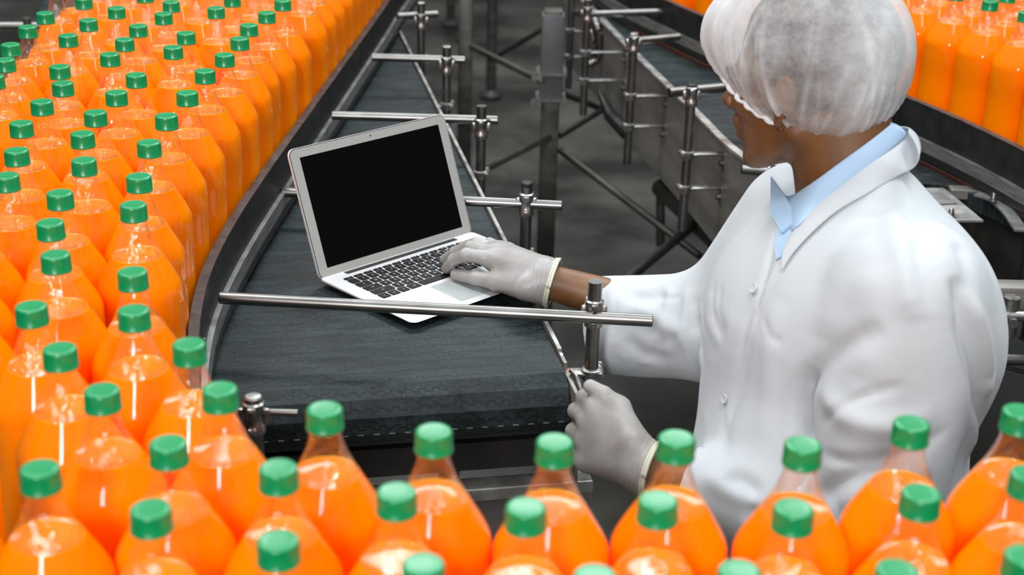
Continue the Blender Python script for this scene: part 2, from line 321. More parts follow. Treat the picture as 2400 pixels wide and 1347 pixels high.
# curved bottle conveyor in the foreground and to the left
cur = empty('curved_conveyor', (-.3, 1.0, 1.0), 'curved conveyor in the foreground, hidden under packed orange bottles', 'conveyor')
inner = [(x, y) for x, y in RL if y < 1.655]
poly = [(x, y) for x, y in inner] + [(.9, 1.1), (.9, .60), (-.75, .60), (-1.15, 1.1), (-1.15, 1.50), (-1.0, 1.575), (-.44, 1.655)]
def flat_belt(poly, name, parent, mt=BELT):
    b = MB(); b.prism(poly, .968, 1.0); o = b.build(name, mt, parent); set_uv(o.data, lambda c: (c.x, c.y)); return o
flat_belt(poly, 'belt', cur)
b = MB(); b.sweep([p for p in inner], [(-.005, .86), (-.005, .966), (-.0005, .966), (-.0005, .86)]); b.build('side_plate', PLATE, cur)
for lx, ly in ((-1.05, 1.2), (-.5, .75), (.3, .75), (.75, 1.2)):
    b = MB(); b.box((lx, ly, .49), (.05, .05, .94)); b.tube((lx, ly, .001), (lx, ly, .02), .05, .04); b.build('leg', LEG, cur)
# far right conveyor
rc = empty('belt_conveyor', (.3, 3.6, 1.0), 'curved conveyor with steel side plates behind the worker, passing his face', 'conveyor')
NEAR = [(.10, 4.95), (.16, 4.55), (.205, 4.33), (.271, 3.93), (.335, 3.57), (.409, 3.18), (.455, 2.93), (.52, 2.745), (.62, 2.705), (.72, 2.715), (.81, 2.735), (.872, 2.69), (.925, 2.59), (.960, 2.45), (.985, 2.25), (1.0, 2.0)]
NR = [(p.x, p.y) for p in cr_spline([(x, y, 0) for x, y in NEAR], 6)]
flat_belt(NR + [(1.9, 2.0), (1.9, 4.95)], 'belt', rc)
b = MB(); b.sweep(NR[:56], [(0, .765), (0, .999), (.004, .999), (.004, .765)]); b.build('side_plate', PLATE, rc, True)
b = MB(); b.sweep(NR[:56], [(-.003, .999), (-.003, 1.006), (.014, 1.006), (.014, .999)]); b.build('edge_strip', EDGE, rc, True)
b = MB(); b.prism([(.56, 2.78), (.82, 2.77), (.90, 2.70), (.955, 2.58), (1.0, 2.40), (1.05, 2.33), (1.9, 2.33), (1.9, 4.9), (.3, 4.9)], .76, .965); b.build('under_belt_shade', VOID, rc)  # black block added for the dark void below the rear belt
# black leaf under the plate edge
b = MB(); e1 = at(1405, 225, .80); e2 = at(1500, 330, .80)
b.path([at(1402, 210, .86), at(1430, 270, .80), at(1470, 310, .775), at(1505, 330, .77)], [.004, .018, .022, .003], 10); b.build('black_hose', BLACK, rc, True)
for (u, v, Y) in ((1760, 560, 3.2),):
    p = atY(u, v, Y)
# clear plates and fittings at right edge
mp_ = empty('machine_bracket', at(2240, 480, 1.0), 'pale steel plate with a domed bolt behind the worker\'s shoulder', 'bracket')
b = MB(); P4 = [at(2150, 440, 1.012), at(2212, 440, 1.012), at(2305, 516, 1.012), at(2150, 517, 1.012)]
b.prism([(p.x, p.y) for p in P4][::-1], 1.008, 1.012); b.build('plate', EDGE, mp_)
b = MB(); P4 = [at(2150, 456, 1.016), at(2215, 455, 1.016), at(2243, 474, 1.016), at(2150, 478, 1.016)]
b.prism([(p.x, p.y) for p in P4][::-1], 1.0125, 1.0155); b.build('cover_plate', ALU, mp_)
def dome_bolt(p, r=.006):
    b = MB(); b.lathe([(r * 1.7, 0), (r * 1.7, .0015), (r * 1.05, .0016), (r * 1.1, .006), (r * .8, .009), (r * .8, .012), (r * .55, .0145), (r * .1, .0155)], p, 16); return b
dome_bolt(at(2228, 506, 1.0125)).build('bolt', CAST, mp_, True)
b = MB(); p, q = at(2225, 450, .995), at(2345, 455, .995); b.box((p + q) / 2, ((q - p).length, .028, .02), Matrix.Rotation(math.atan2((q - p).y, (q - p).x), 3, 'Z'), bev=.002); b.build('arm', PLATE, mp_)
b = MB(); cf = cr_spline([at(2290, 450, 1.012), at(2330, 463, 1.012), at(2364, 494, 1.012), at(2394, 536, 1.012)], 5); b.sweep([(p.x, p.y) for p in cf], [(-.012, 1.006), (-.012, 1.0105), (.012, 1.0105), (.012, 1.006)])
b.build('curved_strap', ALU, mp_); dome_bolt(at(2327, 470, 1.014), .005).build('bolt', CAST, mp_, True)
# ------------------------------------------------------------------ guide supports
GS = 'steel guide supports beside the laptop belt'
def support(px, py, ztop, bar_a, bar_b, label, group, zbr=.985, side=(-1, 0), reach=.04, low=.17, cap='hollow', double=False, name='guide_support', rb=.0088, zbar=1.078):
    root = empty(name, (px, py, zbr), label, 'guide support', group)
    b = MB(); zb = zbr - low
    if cap == 'hollow':
        b.tube((px, py, zb), (px, py, ztop), .0100, n=28, cap=False); b.tube((px, py, ztop), (px, py, ztop - .03), .0084, n=28, cap=True)
        vs = []; n = 28
        for r in (.0100, .0084): vs += [(px + r * math.cos(2 * math.pi * i / n), py + r * math.sin(2 * math.pi * i / n), ztop) for i in range(n)]
        b.add(vs, [(i, (i + 1) % n, n + (i + 1) % n, n + i) for i in range(n)])
        b.build('post', STEEL, root, True)
    else:
        b.tube((px, py, zb), (px, py, ztop - .006), .0100, n=28); b.build('post', STEEL, root, True)
        c = MB(); c.lathe([(.0100, 0), (.0107, .001), (.0107, .0065), (.009, .0085), (.003, .009)], (px, py, ztop - .0065), 28); c.build('end_cap', RUBBER if cap == 'rubber' else CAST, root, True)
    a_ = Vector(bar_a); b_ = Vector(bar_b); b = MB(); b.tube(a_, b_, rb, n=28, bev=.0012); b.build('cross_bar', STEEL, root, True)
    # cross clamp: two half shells round the post and round the bar, with bolts
    zc = (a_ + (b_ - a_) * ((px - a_.x) / (b_.x - a_.x))).z if abs(b_.x - a_.x) > 1e-4 else a_.z
    c = MB(); c.lathe([(.0108, -.021), (.0132, -.019), (.0132, -.0085), (.0118, -.006), (.0118, .006), (.0132, .0085), (.0132, .019), (.0108, .021)], (px, py, zc), 28)
    for s in (-1, 1):
        c.box((px, py - .013, zc + s * .0135), (.010, .010, .011), bev=.002)
        c.box((px + s * .0135, py, zc + .002), (.010, .008, .020), bev=.003)
    cl = c.build('cross_clamp', CAST, root, True)
    for s in (-1, 1):
        c = MB(); c.tube((px, py - .017, zc + s * .0135), (px, py - .0215, zc + s * .0135), .0042, n=6); c.tube((px, py - .021, zc + s * .0135), (px, py - .0225, zc + s * .0135), .0022, n=12)
        c.build('bolt', STEEL, cl, True)
    sd = Vector((side[0], side[1], 0)).normalized(); pr = Vector((-sd.y, sd.x, 0))
    for z_ in ([zbr] if not double else [zbr, zbr - .075]):
        c = MB(); A = Vector((px, py, z_)); E_ = A + sd * reach; ra = Matrix.Rotation(math.atan2(sd.y, sd.x), 3, 'Z')
        c.box((A + E_) / 2 - sd * .004, (reach + .02, .022, .004), ra, bev=.001)
        c.box(E_ - Vector((0, 0, .019)), (.004, .024, .042), ra, bev=.001)
        c.lathe([(.0104, -.009), (.0145, -.008), (.0145, .006), (.0104, .008)], A, 24)
        br = c.build('mounting_bracket', CAST, root, True)
        c = MB(); c.tube(A - sd * .012 - pr * .018, A - sd * .012 + pr * .014, .0055, n=16, bev=.001); c.tube(A - sd * .012 - pr * .024, A - sd * .012 - pr * .018, .0075, n=6)
        c.build('clamp_screw', CAST, br, True)
        c = MB(); c.tube(E_ - Vector((0, 0, .022)) - sd * .002, E_ - Vector((0, 0, .022)) - sd * .010, .0065, n=6); c.build('bolt', STEEL, br, True)
    return root
support(.116, 1.894, 1.126, (-.414, 1.914, 1.078), (.197, 1.872, 1.078), 'nearest guide support, its long bar passing in front of the laptop corner', GS, reach=.034)
Y2 = 2.415; q2 = atY(1239, 428, Y2); zb2 = atY(1239, 478, Y2).z
support(q2.x - .003, Y2, q2.z, tuple(at(662, 450, zb2)), tuple(at(1318, 482, zb2)), 'guide support with black end cap, its bar running behind the laptop screen', GS, zbr=.955, reach=.045, cap='rubber')
support(-.068, 2.775, 1.124, (-.368, 2.84, 1.078), (-.036, 2.835, 1.078), 'hollow-topped guide support just behind the top right corner of the laptop lid', GS, reach=.032)
support(-.160, 3.26, 1.122, (-.335, 3.32, 1.078), (-.120, 3.315, 1.078), 'thin guide support, second beyond the laptop lid', GS, reach=.035, cap='bolt')
support(-.247, 3.70, 1.126, (-.312, 3.75, 1.078), (-.21, 3.79, 1.078), 'farthest guide support on the laptop belt, at the top of the photo', GS, reach=.035, cap='bolt')
support(-.297, 1.522, 1.124, (-.36, 1.535, 1.098), (-.247, 1.535, 1.098), 'dark guide support with round cap between foreground bottles and the belt end', 'guide supports of the foreground bottles', zbr=.95, reach=.03, side=(-1, -.5), cap='bolt', rb=.0045)
GR = 'steel guide supports along the conveyor behind the worker'
support(.150, 4.20, 1.13, (.12, 4.20, 1.075), (.26, 4.24, 1.075), 'guide support at the far bend of the rear conveyor, top of the photo', GR, zbr=.95, side=(1, .1), reach=.075, double=True, cap='bolt')
support(.178, 3.80, 1.125, (.18, 3.80, 1.085), (.40, 3.86, 1.085), 'guide support beside the curved steel pipe on the rear conveyor', GR, zbr=.985, side=(1, .15), reach=.108, double=True, cap='bolt')
support(.272, 3.42, 1.125, tuple(at(1468, 98, 1.1)), tuple(at(1592, 86, 1.1)), 'slim capped guide support midway along the rear conveyor', GR, zbr=.975, side=(1, .15), reach=.088, double=True, cap='bolt')
support(.362, 2.97, 1.125, tuple(at(1568, 217, 1.1)), tuple(at(1772, 198, 1.1)), 'guide support nearest the worker\'s face, thick bar end pointing left', GR, zbr=.975, side=(1, .15), reach=.080, double=True, cap='rubber', rb=.0108)
support(.492, 2.64, 1.06, (.425, 2.64, 1.052), (.505, 2.64, 1.046), 'short guide support showing under the worker\'s chin', GR, zbr=.93, side=(.6, 1), reach=.05, low=.1, cap='bolt', zbar=1.05)
lv = empty('belt_latch', (.10, 1.84, .99), 'curved steel lever with an orange sticker at the front corner of the belt', 'latch')
b = MB(); b.path(cr_spline([at(1338, 868, 1.0), at(1352, 885, .998), at(1360, 910, .99), at(1366, 935, .978)], 5), [.0035] * 16, 10); b.tube(at(1366, 930, .985), at(1366, 942, .965), .009, n=18, bev=.002); b.build('lever', STEEL, lv, True)
b = MB(); c_ = at(1330, 872, .9895); b.prism([(c_.x - .012, c_.y + .008), (c_.x - .006, c_.y + .014), (c_.x + .008, c_.y + .010), (c_.x + .009, c_.y - .003), (c_.x - .001, c_.y - .008)], .9885, .9892); b.build('sticker', mat('orange_sticker', (.75, .30, .02), .6), lv)
# small hinge fitting at the near end of the guide rail
b = MB(); p = at(480, 812, 1.06); b.tube(p + Vector((-.002, 0, -.02)), p + Vector((-.002, 0, .012)), .004, n=12); b.box(p + Vector((.0, -.004, -.03)), (.008, .006, .016), bev=.001)
tag(b.build('rail_latch', CAST, None, True), 'small worn latch on the near bend of the dark guide rail', 'latch')
# left edge of the photo: bar and post of the outer guide
lo = empty('guide_support', (-1.165, 3.45, .95), 'blurred guide support in the top left corner, beyond the bottles', 'guide support')
b = MB(); b.tube((-1.245, 3.49, 1.09), (-1.02, 3.515, 1.09), .0095, n=24, bev=.001); b.build('cross_bar', STEEL, lo, True)
b = MB(); b.tube((-1.166, 3.455, .85), (-1.166, 3.455, 1.118), .010, n=24); b.build('post', LEG, lo, True)
b = MB(); b.box((-1.06, 3.5, 1.108), (.05, .03, .012), bev=.002); b.build('clamp', CAST, lo)
b = MB(); b.sweep(lr, [(0, 1.0), (0, 1.07), (.012, 1.07), (.012, 1.0)]); tag(b.build('guide_rail', DARKPL, None), 'short outer guide rail left of the bottles at the top left', 'guide rail')
# ------------------------------------------------------------------ frames and legs on the floor behind
def leg_thing(u, Y, w, vtop, label, foot=True, square=False, vfoot=None, group='conveyor legs standing on the floor behind'):
    p = atY(u, vtop, Y); r = w / 2
    root = empty('support_leg', (p.x, Y, 0), label, 'leg', group)
    b = MB()
    if square: b.box((p.x, Y, (p.z + .0) / 2 + .01), (w, w, p.z), bev=.003)
    else: b.tube((p.x, Y, .02), (p.x, Y, p.z), r, n=24)
    b.build('post', LEG, root, True)
    b = MB(); b.lathe([(.055, 0), (.055, .012), (.03, .03), (.012, .045), (.012, .09)], (p.x, Y, .001), 24); b.build('foot', BLACK, root, True); return root, p
r_, p_ = leg_thing(1297, 3.95, .050, 30, 'square steel leg with a clamped upper sleeve, in the middle of the gap', square=True)
b = MB(); pt = atY(1298, 40, 3.9); pb = atY(1298, 245, 3.9); b.box((p_.x, 3.95, (pt.z + pb.z) / 2 - .0), (.062, .062, pt.z - pb.z), bev=.004); b.build('sleeve', SLEEVE, r_, True)
for v in (178, 238):
    q = atY(1298, v, 3.9); b = MB(); b.box((p_.x, 3.95, q.z), (.082, .082, .008)); b.tube((p_.x - .045, 3.89, q.z), (p_.x - .045, 3.88, q.z), .011, n=14); b.tube((p_.x - .03, 3.915, q.z - .002), (p_.x - .03, 3.86, q.z - .002), .006, n=12); b.build('clamp', CAST, r_, True)
leg_thing(1092, 4.6, .044, -10, 'square steel leg behind the top right corner of the laptop', square=True)
leg_thing(1155, 6.9, .050, -40, 'round leg on a black foot beyond the gap, right of the bright post')
leg_thing(1057, 8.4, .050, -40, 'farthest round leg on a black foot, at the top of the gap')
leg_thing(905, 4.75, .09, 60, 'short grey box post beside the far end of the laptop belt', square=True)
def rod(a, b_, r, label, m=LEG, cat='brace', name='brace_rod'):
    b = MB(); b.tube(a, b_, r, n=16); tag(b.build(name, m, None, True), label, cat)
rod(atY(1076, 95, 4.65), atY(1290, 200, 4.2), .010, 'thin crossing brace sloping down toward the middle leg')
rod(atY(1150, 140, 4.9), atY(1285, 60, 4.6), .010, 'thin brace rising to the top of the middle leg')
rod(atY(1135, 398, 3.3), atY(1285, 322, 3.9), .009, 'bright thin rod leaning against the middle leg', STEEL)
rod(atY(1310, 350, 4.0), atY(1640, 600, 3.5), .010, 'long dark brace running from the middle leg down to the right')
rod(atY(1310, 215, 4.1), atY(1425, 262, 4.2), .009, 'short brace right of the sleeve on the middle leg')
rod(atY(1312, 318, 4.0), atY(1425, 250, 4.2), .009, 'short brace rising from the middle leg toward the rear conveyor')
rod(atY(1470, 655, 3.2), atY(1655, 503, 3.6), .012, 'brown brace rod rising behind the worker\'s sleeve')
rod(atY(1548, 440, 3.9), atY(1760, 640, 3.2), .026, 'thick grey pipe low under the rear conveyor', LEG, 'pipe', 'floor_pipe')
rod(atY(1548, 435, 3.92), atY(1548, 575, 3.92), .013, 'short vertical stub below the thick grey pipe', LEG, 'leg', 'pipe_support')
# curved steel pipe near the far supports
b = MB(); b.path(cr_spline([atY(1378, 150, 4.1), atY(1402, 135, 4.1), atY(1402, 70, 4.1), atY(1385, 40, 4.15), atY(1350, 30, 4.3)], 6), .011, 14)
b.path(cr_spline([atY(1370, 80, 4.15), atY(1385, 70, 4.12), atY(1392, 110, 4.1), atY(1388, 140, 4.1)], 6), .006, 10)
tag(b.build('bent_pipe', STEEL, None, True), 'bent shiny pipe beside the far side plate, near the top of the photo', 'pipe')
# right edge machinery
fr = empty('machine_stand', (.86, 2.35, .9), 'steel frame with post and square bar at the right edge, behind the worker', 'machine stand')
b = MB(); b.box((1.02, 2.3, .952), (.52, .04, .042), bev=.004); b.build('square_bar', PLATE, fr, True)
b = MB(); p = at(2388, 500, 1.0); b.tube((p.x, p.y - .1, .80), (p.x, p.y - .1, 1.035), .0125, n=24); b.lathe([(.014, 0), (.014, .004), (.006, .007)], (p.x, p.y - .1, 1.033), 20); b.build('post', STEEL, fr, True)
b = MB(); b.tube(Vector((p.x - .025, p.y - .1, 1.008)), Vector((p.x + .05, p.y - .1, 1.008)), .005, n=14, bev=.001); b.build('cross_bar', STEEL, fr, True)
b = MB(); q = atY(2362, 760, 2.25); b.tube(q - Vector((0, 0, .02)), q + Vector((0, 0, .05)), .014, n=20); b.tube(q + Vector((-.03, -.01, .02)), q + Vector((.08, -.01, .02)), .009, n=16); b.tube(q + Vector((0, -.012, .012)), q + Vector((0, -.026, .012)), .009, n=6); b.build('clamp', CAST, fr, True)
b = MB(); q = atY(2365, 842, 2.3); b.tube(q - Vector((.03, 0, 0)), q + Vector((.3, 0, .0)), .010, n=18); b.build('lower_bar', STEEL, fr, True)
b = MB(); b.path(cr_spline([q + Vector((-.03, -.01, -.005)), q + Vector((0, -.01, -.012)), q + Vector((.05, -.01, -.022)), q + Vector((.12, -.01, -.012))], 6), .004, 8); b.tube(q + Vector((-.032, -.012, .012)), q + Vector((-.028, -.012, -.02)), .006, n=10); b.build('cable', BLACK, fr, True)
for lx in (1.0, 1.25):
    b = MB(); b.box((lx, 2.34, .47), (.04, .04, .94)); b.build('leg', LEG, fr)
# ------------------------------------------------------------------ bottles
HC, RB = .315, .0508
CAPS = [(196,-4),(107,30),(65,62),(206,46),(274,18),(160,82),(24,103),(16,141),(-14,176),(327,59),(295,90),(252,126),(396,4),(387,31),(506,16),(540,-8),(647,-1),(618,28),(583,58),(561,89),(523,127),(436,77),(405,109),(318,175),(268,214),(480,165),(438,216),(141,154),(150,193),(102,237),(49,287),(219,263),(195,311),(388,270),(345,332),(42,351),(196,375),(324,411),(21,412),(324,478),(142,457),(135,521),(166,594),(288,643),(89,717),(326,726),(144,816),(429,805),(238,910),(513,904),(752,953),(107,1092),(414,1032),(354,1183),(652,1094),(651,1264),(1000,1010),(1287,1032),(1585,1022),(1883,1040),(2137,990),(2393,962),(927,1146),(1223,1190),(1543,1170),(1867,1192),(2163,1153),(2412,1110),(990,1314),(1388,1340),(1733,1335),(2097,1330),(2405,1300)]
prof_shell = [(.030, .0), (.044, .0008), (.0480, .005), (.0494, .014), (RB, .03), (RB, .100), (.0501, .104), (.0501, .160), (RB, .166), (RB, .203), (.0502, .209), (.0487, .214), (.0459, .220), (.0423, .227), (.0378, .235), (.0322, .245), (.0268, .255),
              (.0218, .265), (.0178, .275), (.0150, .284), (.0139, .289), (.0134, .2930), (.0158, .2935), (.0158, .2948), (.0128, .2953), (.0128, .3100)]
def flute(r, z, a):                                     # grip panels moulded in the lower body
    if .104 <= z <= .160: return r - .0007 * (.5 + .5 * math.cos(12 * a))
    return r
def make_bottle():
    b = MB(); b.lathe(prof_shell, n=48, rad=flute); root = b.build('drink_bottle', CLEAR, None, True, sharp=50)
    LEVEL = .2505; pr = [(max(r + .0002, .001), z + .0003) for r, z in prof_shell if z < LEVEL - .002]
    pr.append((.0322 + (.0268 - .0322) * (LEVEL - .245) / .010 + .0002, LEVEL)); rl = pr[-1][0]; pr += [(rl - .0015, LEVEL - .0008), (rl * .5, LEVEL - .001), (.001, LEVEL - .001)]
    b = MB(); b.lathe(pr, n=48, rad=flute); b.build('juice', JUICE, root, True, world=False, sharp=60)
    def knurl(r, z, a): return r - (.00045 * (.5 + .5 * math.cos(40 * a)) if .2982 < z < .3115 and r > .015 else 0)
    b = MB(); b.lathe([(.0140, .2955), (.0162, .2955), (.0166, .2960), (.0166, .2975), (.0162, .2981), (.0162, .2984), (.0160, .3112), (.0157, .3130), (.0147, .3144), (.0127, .3150), (.0112, .3147), (.0080, .3146), (.001, .3146)], n=80, rad=knurl)
    b.build('cap', GREEN, root, True, world=False, sharp=60)
    return root
proto_b = make_bottle(); used_b = [False]
def rail_pos(x, y, RP):                                 # signed distance to the rail and length along it
    best = (9, 0); acc_ = 0
    for k in range(len(RP) - 1):
        ax, ay = RP[k]; bx, by = RP[k + 1]; dx, dy = bx - ax, by - ay; l2 = dx * dx + dy * dy; t = max(0, min(1, ((x - ax) * dx + (y - ay) * dy) / l2))
        d = math.hypot(x - ax - t * dx, y - ay - t * dy)
        if d < abs(best[0]): best = (math.copysign(d, (dx * (y - ay) - dy * (x - ax))), acc_ + t * math.sqrt(l2))
        acc_ += math.sqrt(l2)
    return best
def along(RP, s, off):
    acc_ = 0
    for k in range(len(RP) - 1):
        ax, ay = RP[k]; bx, by = RP[k + 1]; l = math.hypot(bx - ax, by - ay)
        if s <= acc_ + l:
            t = (s - acc_) / l; nx, ny = (by - ay) / l, -(bx - ax) / l
            return (ax + (bx - ax) * t - nx * off, ay + (by - ay) * t - ny * off)
        acc_ += l
    return None
def visible(x, y, m=60):
    for z in (1.0, 1.1, 1.2, 1.3, 1.335):
        d = Vector((x, y, z)) - CP; w = d.dot(FW); u = 1200 + F_PX * d.dot(RR) / w; v = 673.5 - F_PX * d.dot(UU) / w; r = F_PX * .05 / w
        if -r - m < u < 2400 + r + m and -m < v < 1347 + m: return True
    return False
seen = [np.array(at(u, v, 1.0 + HC))[:2] for u, v in CAPS]
sgnL = rail_pos(-.8, 2.5, RL)[0] > 0
s1 = 1 if sgnL else -1
pts = [p.copy() for p in seen]; nseen = len(pts)
for k in range(9):                                      # fill the columns beyond the caps the photo shows
    s0 = .0505 * (k % 2)
    for i in range(70):
        q = along(RL, s0 + .1012 * i, s1 * (.0515 + .0878 * k))
        if q is None: continue
        x, y = q
        if (y > 2.72 and k > 5 - (y > 3.3) * 1) or (2.1 < y <= 2.72 and x < -.80) or (y < 2.1 and y > 1.5 and x < -1.0): continue
        if y > 4.65 or x > .75 or y < .8 or not visible(x, y): continue
        if min(math.hypot(x - p[0], y - p[1]) for p in pts) < .088: continue
        pts.append(np.array([x, y]))
pts = np.array(pts); home = pts.copy(); wgt = np.array([.25 if i < nseen else 1. for i in range(len(pts))])
for it in range(400):
    d = pts[:, None] - pts[None]; L2 = np.sqrt((d ** 2).sum(2)) + np.eye(len(pts)); ov = np.clip(.1030 - L2, 0, None); np.fill_diagonal(ov, 0)
    ww = wgt[:, None] / (wgt[:, None] + wgt[None]); pts = pts + (d / L2[..., None] * (ov * ww)[..., None]).sum(1) * .6
    for i in range(len(pts)):
        dd, s_ = rail_pos(pts[i][0], pts[i][1], RL)
        if dd * s1 < .0518:
            q = along(RL, s_, s1 * .0518)
            if q is not None: pts[i] = pts[i] * .3 + np.array(q) * .7
    pts += (home - pts) * (.02 if it < 330 else 0)
NUM = ['first', 'second', 'third', 'fourth', 'fifth', 'sixth', 'seventh', 'eighth', 'ninth']
def ordinal(n): return '%d%s' % (n, 'th' if 10 < n % 100 < 14 else {1: 'st', 2: 'nd', 3: 'rd'}.get(n % 10, 'th'))
def put_bottle(x, y, rz, label, group):
    o = proto_b if not used_b[0] else proto_b.copy()
    if used_b[0]:
        COL.objects.link(o)
        for ch in PARTS_B:
            c = ch.copy(); COL.objects.link(c); c.parent = o
    used_b[0] = True; o.location = (x, y, 1.0006); o.rotation_euler = (0, 0, rz)
    tag(o, label, 'bottle', group); return o
PARTS_B = list(proto_b.children)
rows = {}
for p in pts:
    dd, s_ = rail_pos(p[0], p[1], RL); k = int(round((abs(dd) - .055) / .085)); rows.setdefault(max(k, 0), []).append((s_, p))
for k, lst in rows.items():
    lst.sort(key=lambda t: -t[0])
    for i, (s_, p) in enumerate(lst):
        where = 'against the curved guide rail' if k == 0 else 'in %s row back from curved rail' % NUM[min(k, 8)]
        
        put_bottle(p[0], p[1], random.uniform(0, 6.28), 'orange bottle %s, %s from lower right' % (where, ordinal(i + 1)), 'orange drink bottles packed along the left and front')
# bottles behind the far guide rail
sR = 1 if rail_pos(1.2, 3.2, RR_)[0] > 0 else -1
A_ = at(2322, 2, 1.315); dA, sA = rail_pos(A_.x, A_.y, RR_); far = []
for k in range(6):
    for i in range(-14, 12):
        q = along(RR_, sA + .1030 * i + .0515 * (k % 2), sR * (abs(dA) + .0895 * k)) if 0 < sA + .1030 * i + .05 * (k % 2) else None
        if q is None or not visible(q[0], q[1], 10): continue
        if far and min(math.hypot(q[0] - f[0], q[1] - f[1]) for f in far) < .1016: continue
        far.append((q[0], q[1], k, sA + .1030 * i))
rows = {}
for f in far: rows.setdefault(f[2], []).append(f)
for k, lst in rows.items():
    lst.sort(key=lambda t: -t[3])
    for i, f in enumerate(lst):
        put_bottle(f[0], f[1], random.uniform(0, 6.28), 'orange bottle behind black rear rail, %s row back, %s from right' % (NUM[k], ordinal(i + 1)), 'orange drink bottles on the rear conveyor')

# ------------------------------------------------------------------ laptop
YAW, LID, LW, LD, LH = .7722, 1.9395, .325, .227, .212
lux = Vector((math.cos(YAW), math.sin(YAW), 0)); lfr = Vector((math.sin(YAW), -math.cos(YAW), 0)); LO = Vector((-.3033, 2.1472, 1.0))
lap = empty('laptop', LO, 'open silver laptop with a black screen, standing on the grey belt', 'laptop', rz=YAW)
# local frame: x along the hinge, y away from the front (front is -y), z up
def rrect(w0, w1, h0, h1, r, n=6):
    out = []
    for cx, cy, a0 in ((w1 - r, h1 - r, 0), (w0 + r, h1 - r, 90), (w0 + r, h0 + r, 180), (w1 - r, h0 + r, 270)):
        for i in range(n + 1):
            a = math.radians(a0 + 90 * i / n); out.append((cx + r * math.cos(a), cy + r * math.sin(a)))
    return out
o_ = rrect(0, LW, -LD, .006, .013)
b = MB(); n = len(o_); TOPZ = .0135
def inset(p, k):
    cx, cy = LW / 2, -LD / 2 + .003; return (cx + (p[0] - cx) * (1 - k / (LW / 2)), cy + (p[1] - cy) * (1 - k / (LD / 2)))
rings = []
for k, zf in ((.010, 0), (.002, .45), (0, .8), (.0006, 1.0)):
    ring = []
    for p in o_:
        q = inset(p, k); tz = TOPZ if zf >= .8 else None
        bottom = .0015 + (.0085 * (-p[1] / LD)) * 1.0        # wedge: thin at the front
        z = bottom + (TOPZ - bottom) * zf; ring.append((q[0], q[1], z))
    rings.append(ring)
vs = sum(rings, []); fs = [(k * n + i, k * n + (i + 1) % n, (k + 1) * n + (i + 1) % n, (k + 1) * n + i) for k in range(3) for i in range(n)]
fs += [tuple(range(n))[::-1], tuple(3 * n + i for i in range(n))]
b.add(vs, fs); b.build('base', LAPTOP, lap, True, world=False)
b = MB()
for fx in (.03, LW - .03):
    for fy in (-.02, -LD + .03): b.tube((fx, fy, .0002), (fx, fy, .0115 if fy < -.1 else .004), .006, n=14)
b.build('rubber_feet', BLACK, lap, world=False)
KX0, KW, KY0 = .0245, .2760, -.0235
b = MB(); b.box((LW / 2, -.0075, TOPZ + .0001), (.235, .010, .0008)); b.build('hinge_slot', BLACK, lap, world=False)
b = MB(); po = rrect(.110, .215, -.213, -.137, .003, 3); b.prism(po, TOPZ - .0002, TOPZ + .00025); b.build('trackpad', PAD, lap, world=False)
LEGEND = {}
def glyph_mesh(t, size):
    if t in LEGEND: return LEGEND[t]
    cu = bpy.data.curves.new('legend_text', 'FONT'); cu.body = t; cu.size = size; cu.align_x = 'CENTER'; cu.align_y = 'CENTER'; cu.resolution_u = 2
    ob = bpy.data.objects.new('legend_text', cu); COL.objects.link(ob); bpy.context.view_layer.update()
    me = bpy.data.meshes.new_from_object(ob); bpy.data.objects.remove(ob); V = [v.co.copy() for v in me.vertices]; Fs = [tuple(p.vertices) for p in me.polygons]; bpy.data.meshes.remove(me)
    LEGEND[t] = (V, Fs); return V, Fs
P_ = .0190; gap = .0032
krows = [('esc F1 F2 F3 F4 F5 F6 F7 F8 F9 F10 F11 F12 o'.split(), [1.0] * 14, .0095),
         (list('`1234567890-=') + ['del'], [1] * 13 + [1.5], P_), (['tab'] + list('QWERTYUIOP[]\\'), [1.5] + [1] * 13, P_),
         (['caps'] + list("ASDFGHJKL;'") + ['ret'], [1.78] + [1] * 11 + [1.78], P_), (['shift'] + list('ZXCVBNM,./') + ['shift'], [2.3] + [1] * 10 + [2.3], P_),
         (['fn', 'ctrl', 'alt', 'cmd', '', 'cmd', 'alt', '<', 'v', '>'], [1, 1, 1, 1.25, 5.0, 1.25, 1, 1, 1, 1], P_)]
yy = KY0
for labels, ws, hh in krows:
    tot = sum(ws); unit = KW / tot; x = KX0
    for t, w in zip(labels, ws):
        kw, kh = w * unit - gap, hh - gap + .0006; cx, cy = x + w * unit / 2, yy - hh / 2
        b = MB(); po = rrect(cx - kw / 2, cx + kw / 2, cy - kh / 2, cy + kh / 2, .0017, 3); m_ = len(po)
        top = [(cx + (p[0] - cx) * .965, cy + (p[1] - cy) * .95) for p in po]
        b.add([(p[0], p[1], TOPZ - .0001) for p in po] + [(p[0], p[1], TOPZ + .0009) for p in po] + [(p[0], p[1], TOPZ + .0013) for p in top],
              [(k * m_ + i, k * m_ + (i + 1) % m_, (k + 1) * m_ + (i + 1) % m_, (k + 1) * m_ + i) for k in range(2) for i in range(m_)] + [tuple(2 * m_ + i for i in range(m_))])
        if t:
            V, Fs = glyph_mesh(t, .0062 if len(t) == 1 else .0034)
            b.add([(v.x + cx, v.y + cy, TOPZ + .00138) for v in V], Fs, 1)
        b.build('key', [KEY, GLYPH], lap, None, world=False); x += w * unit
    yy -= hh
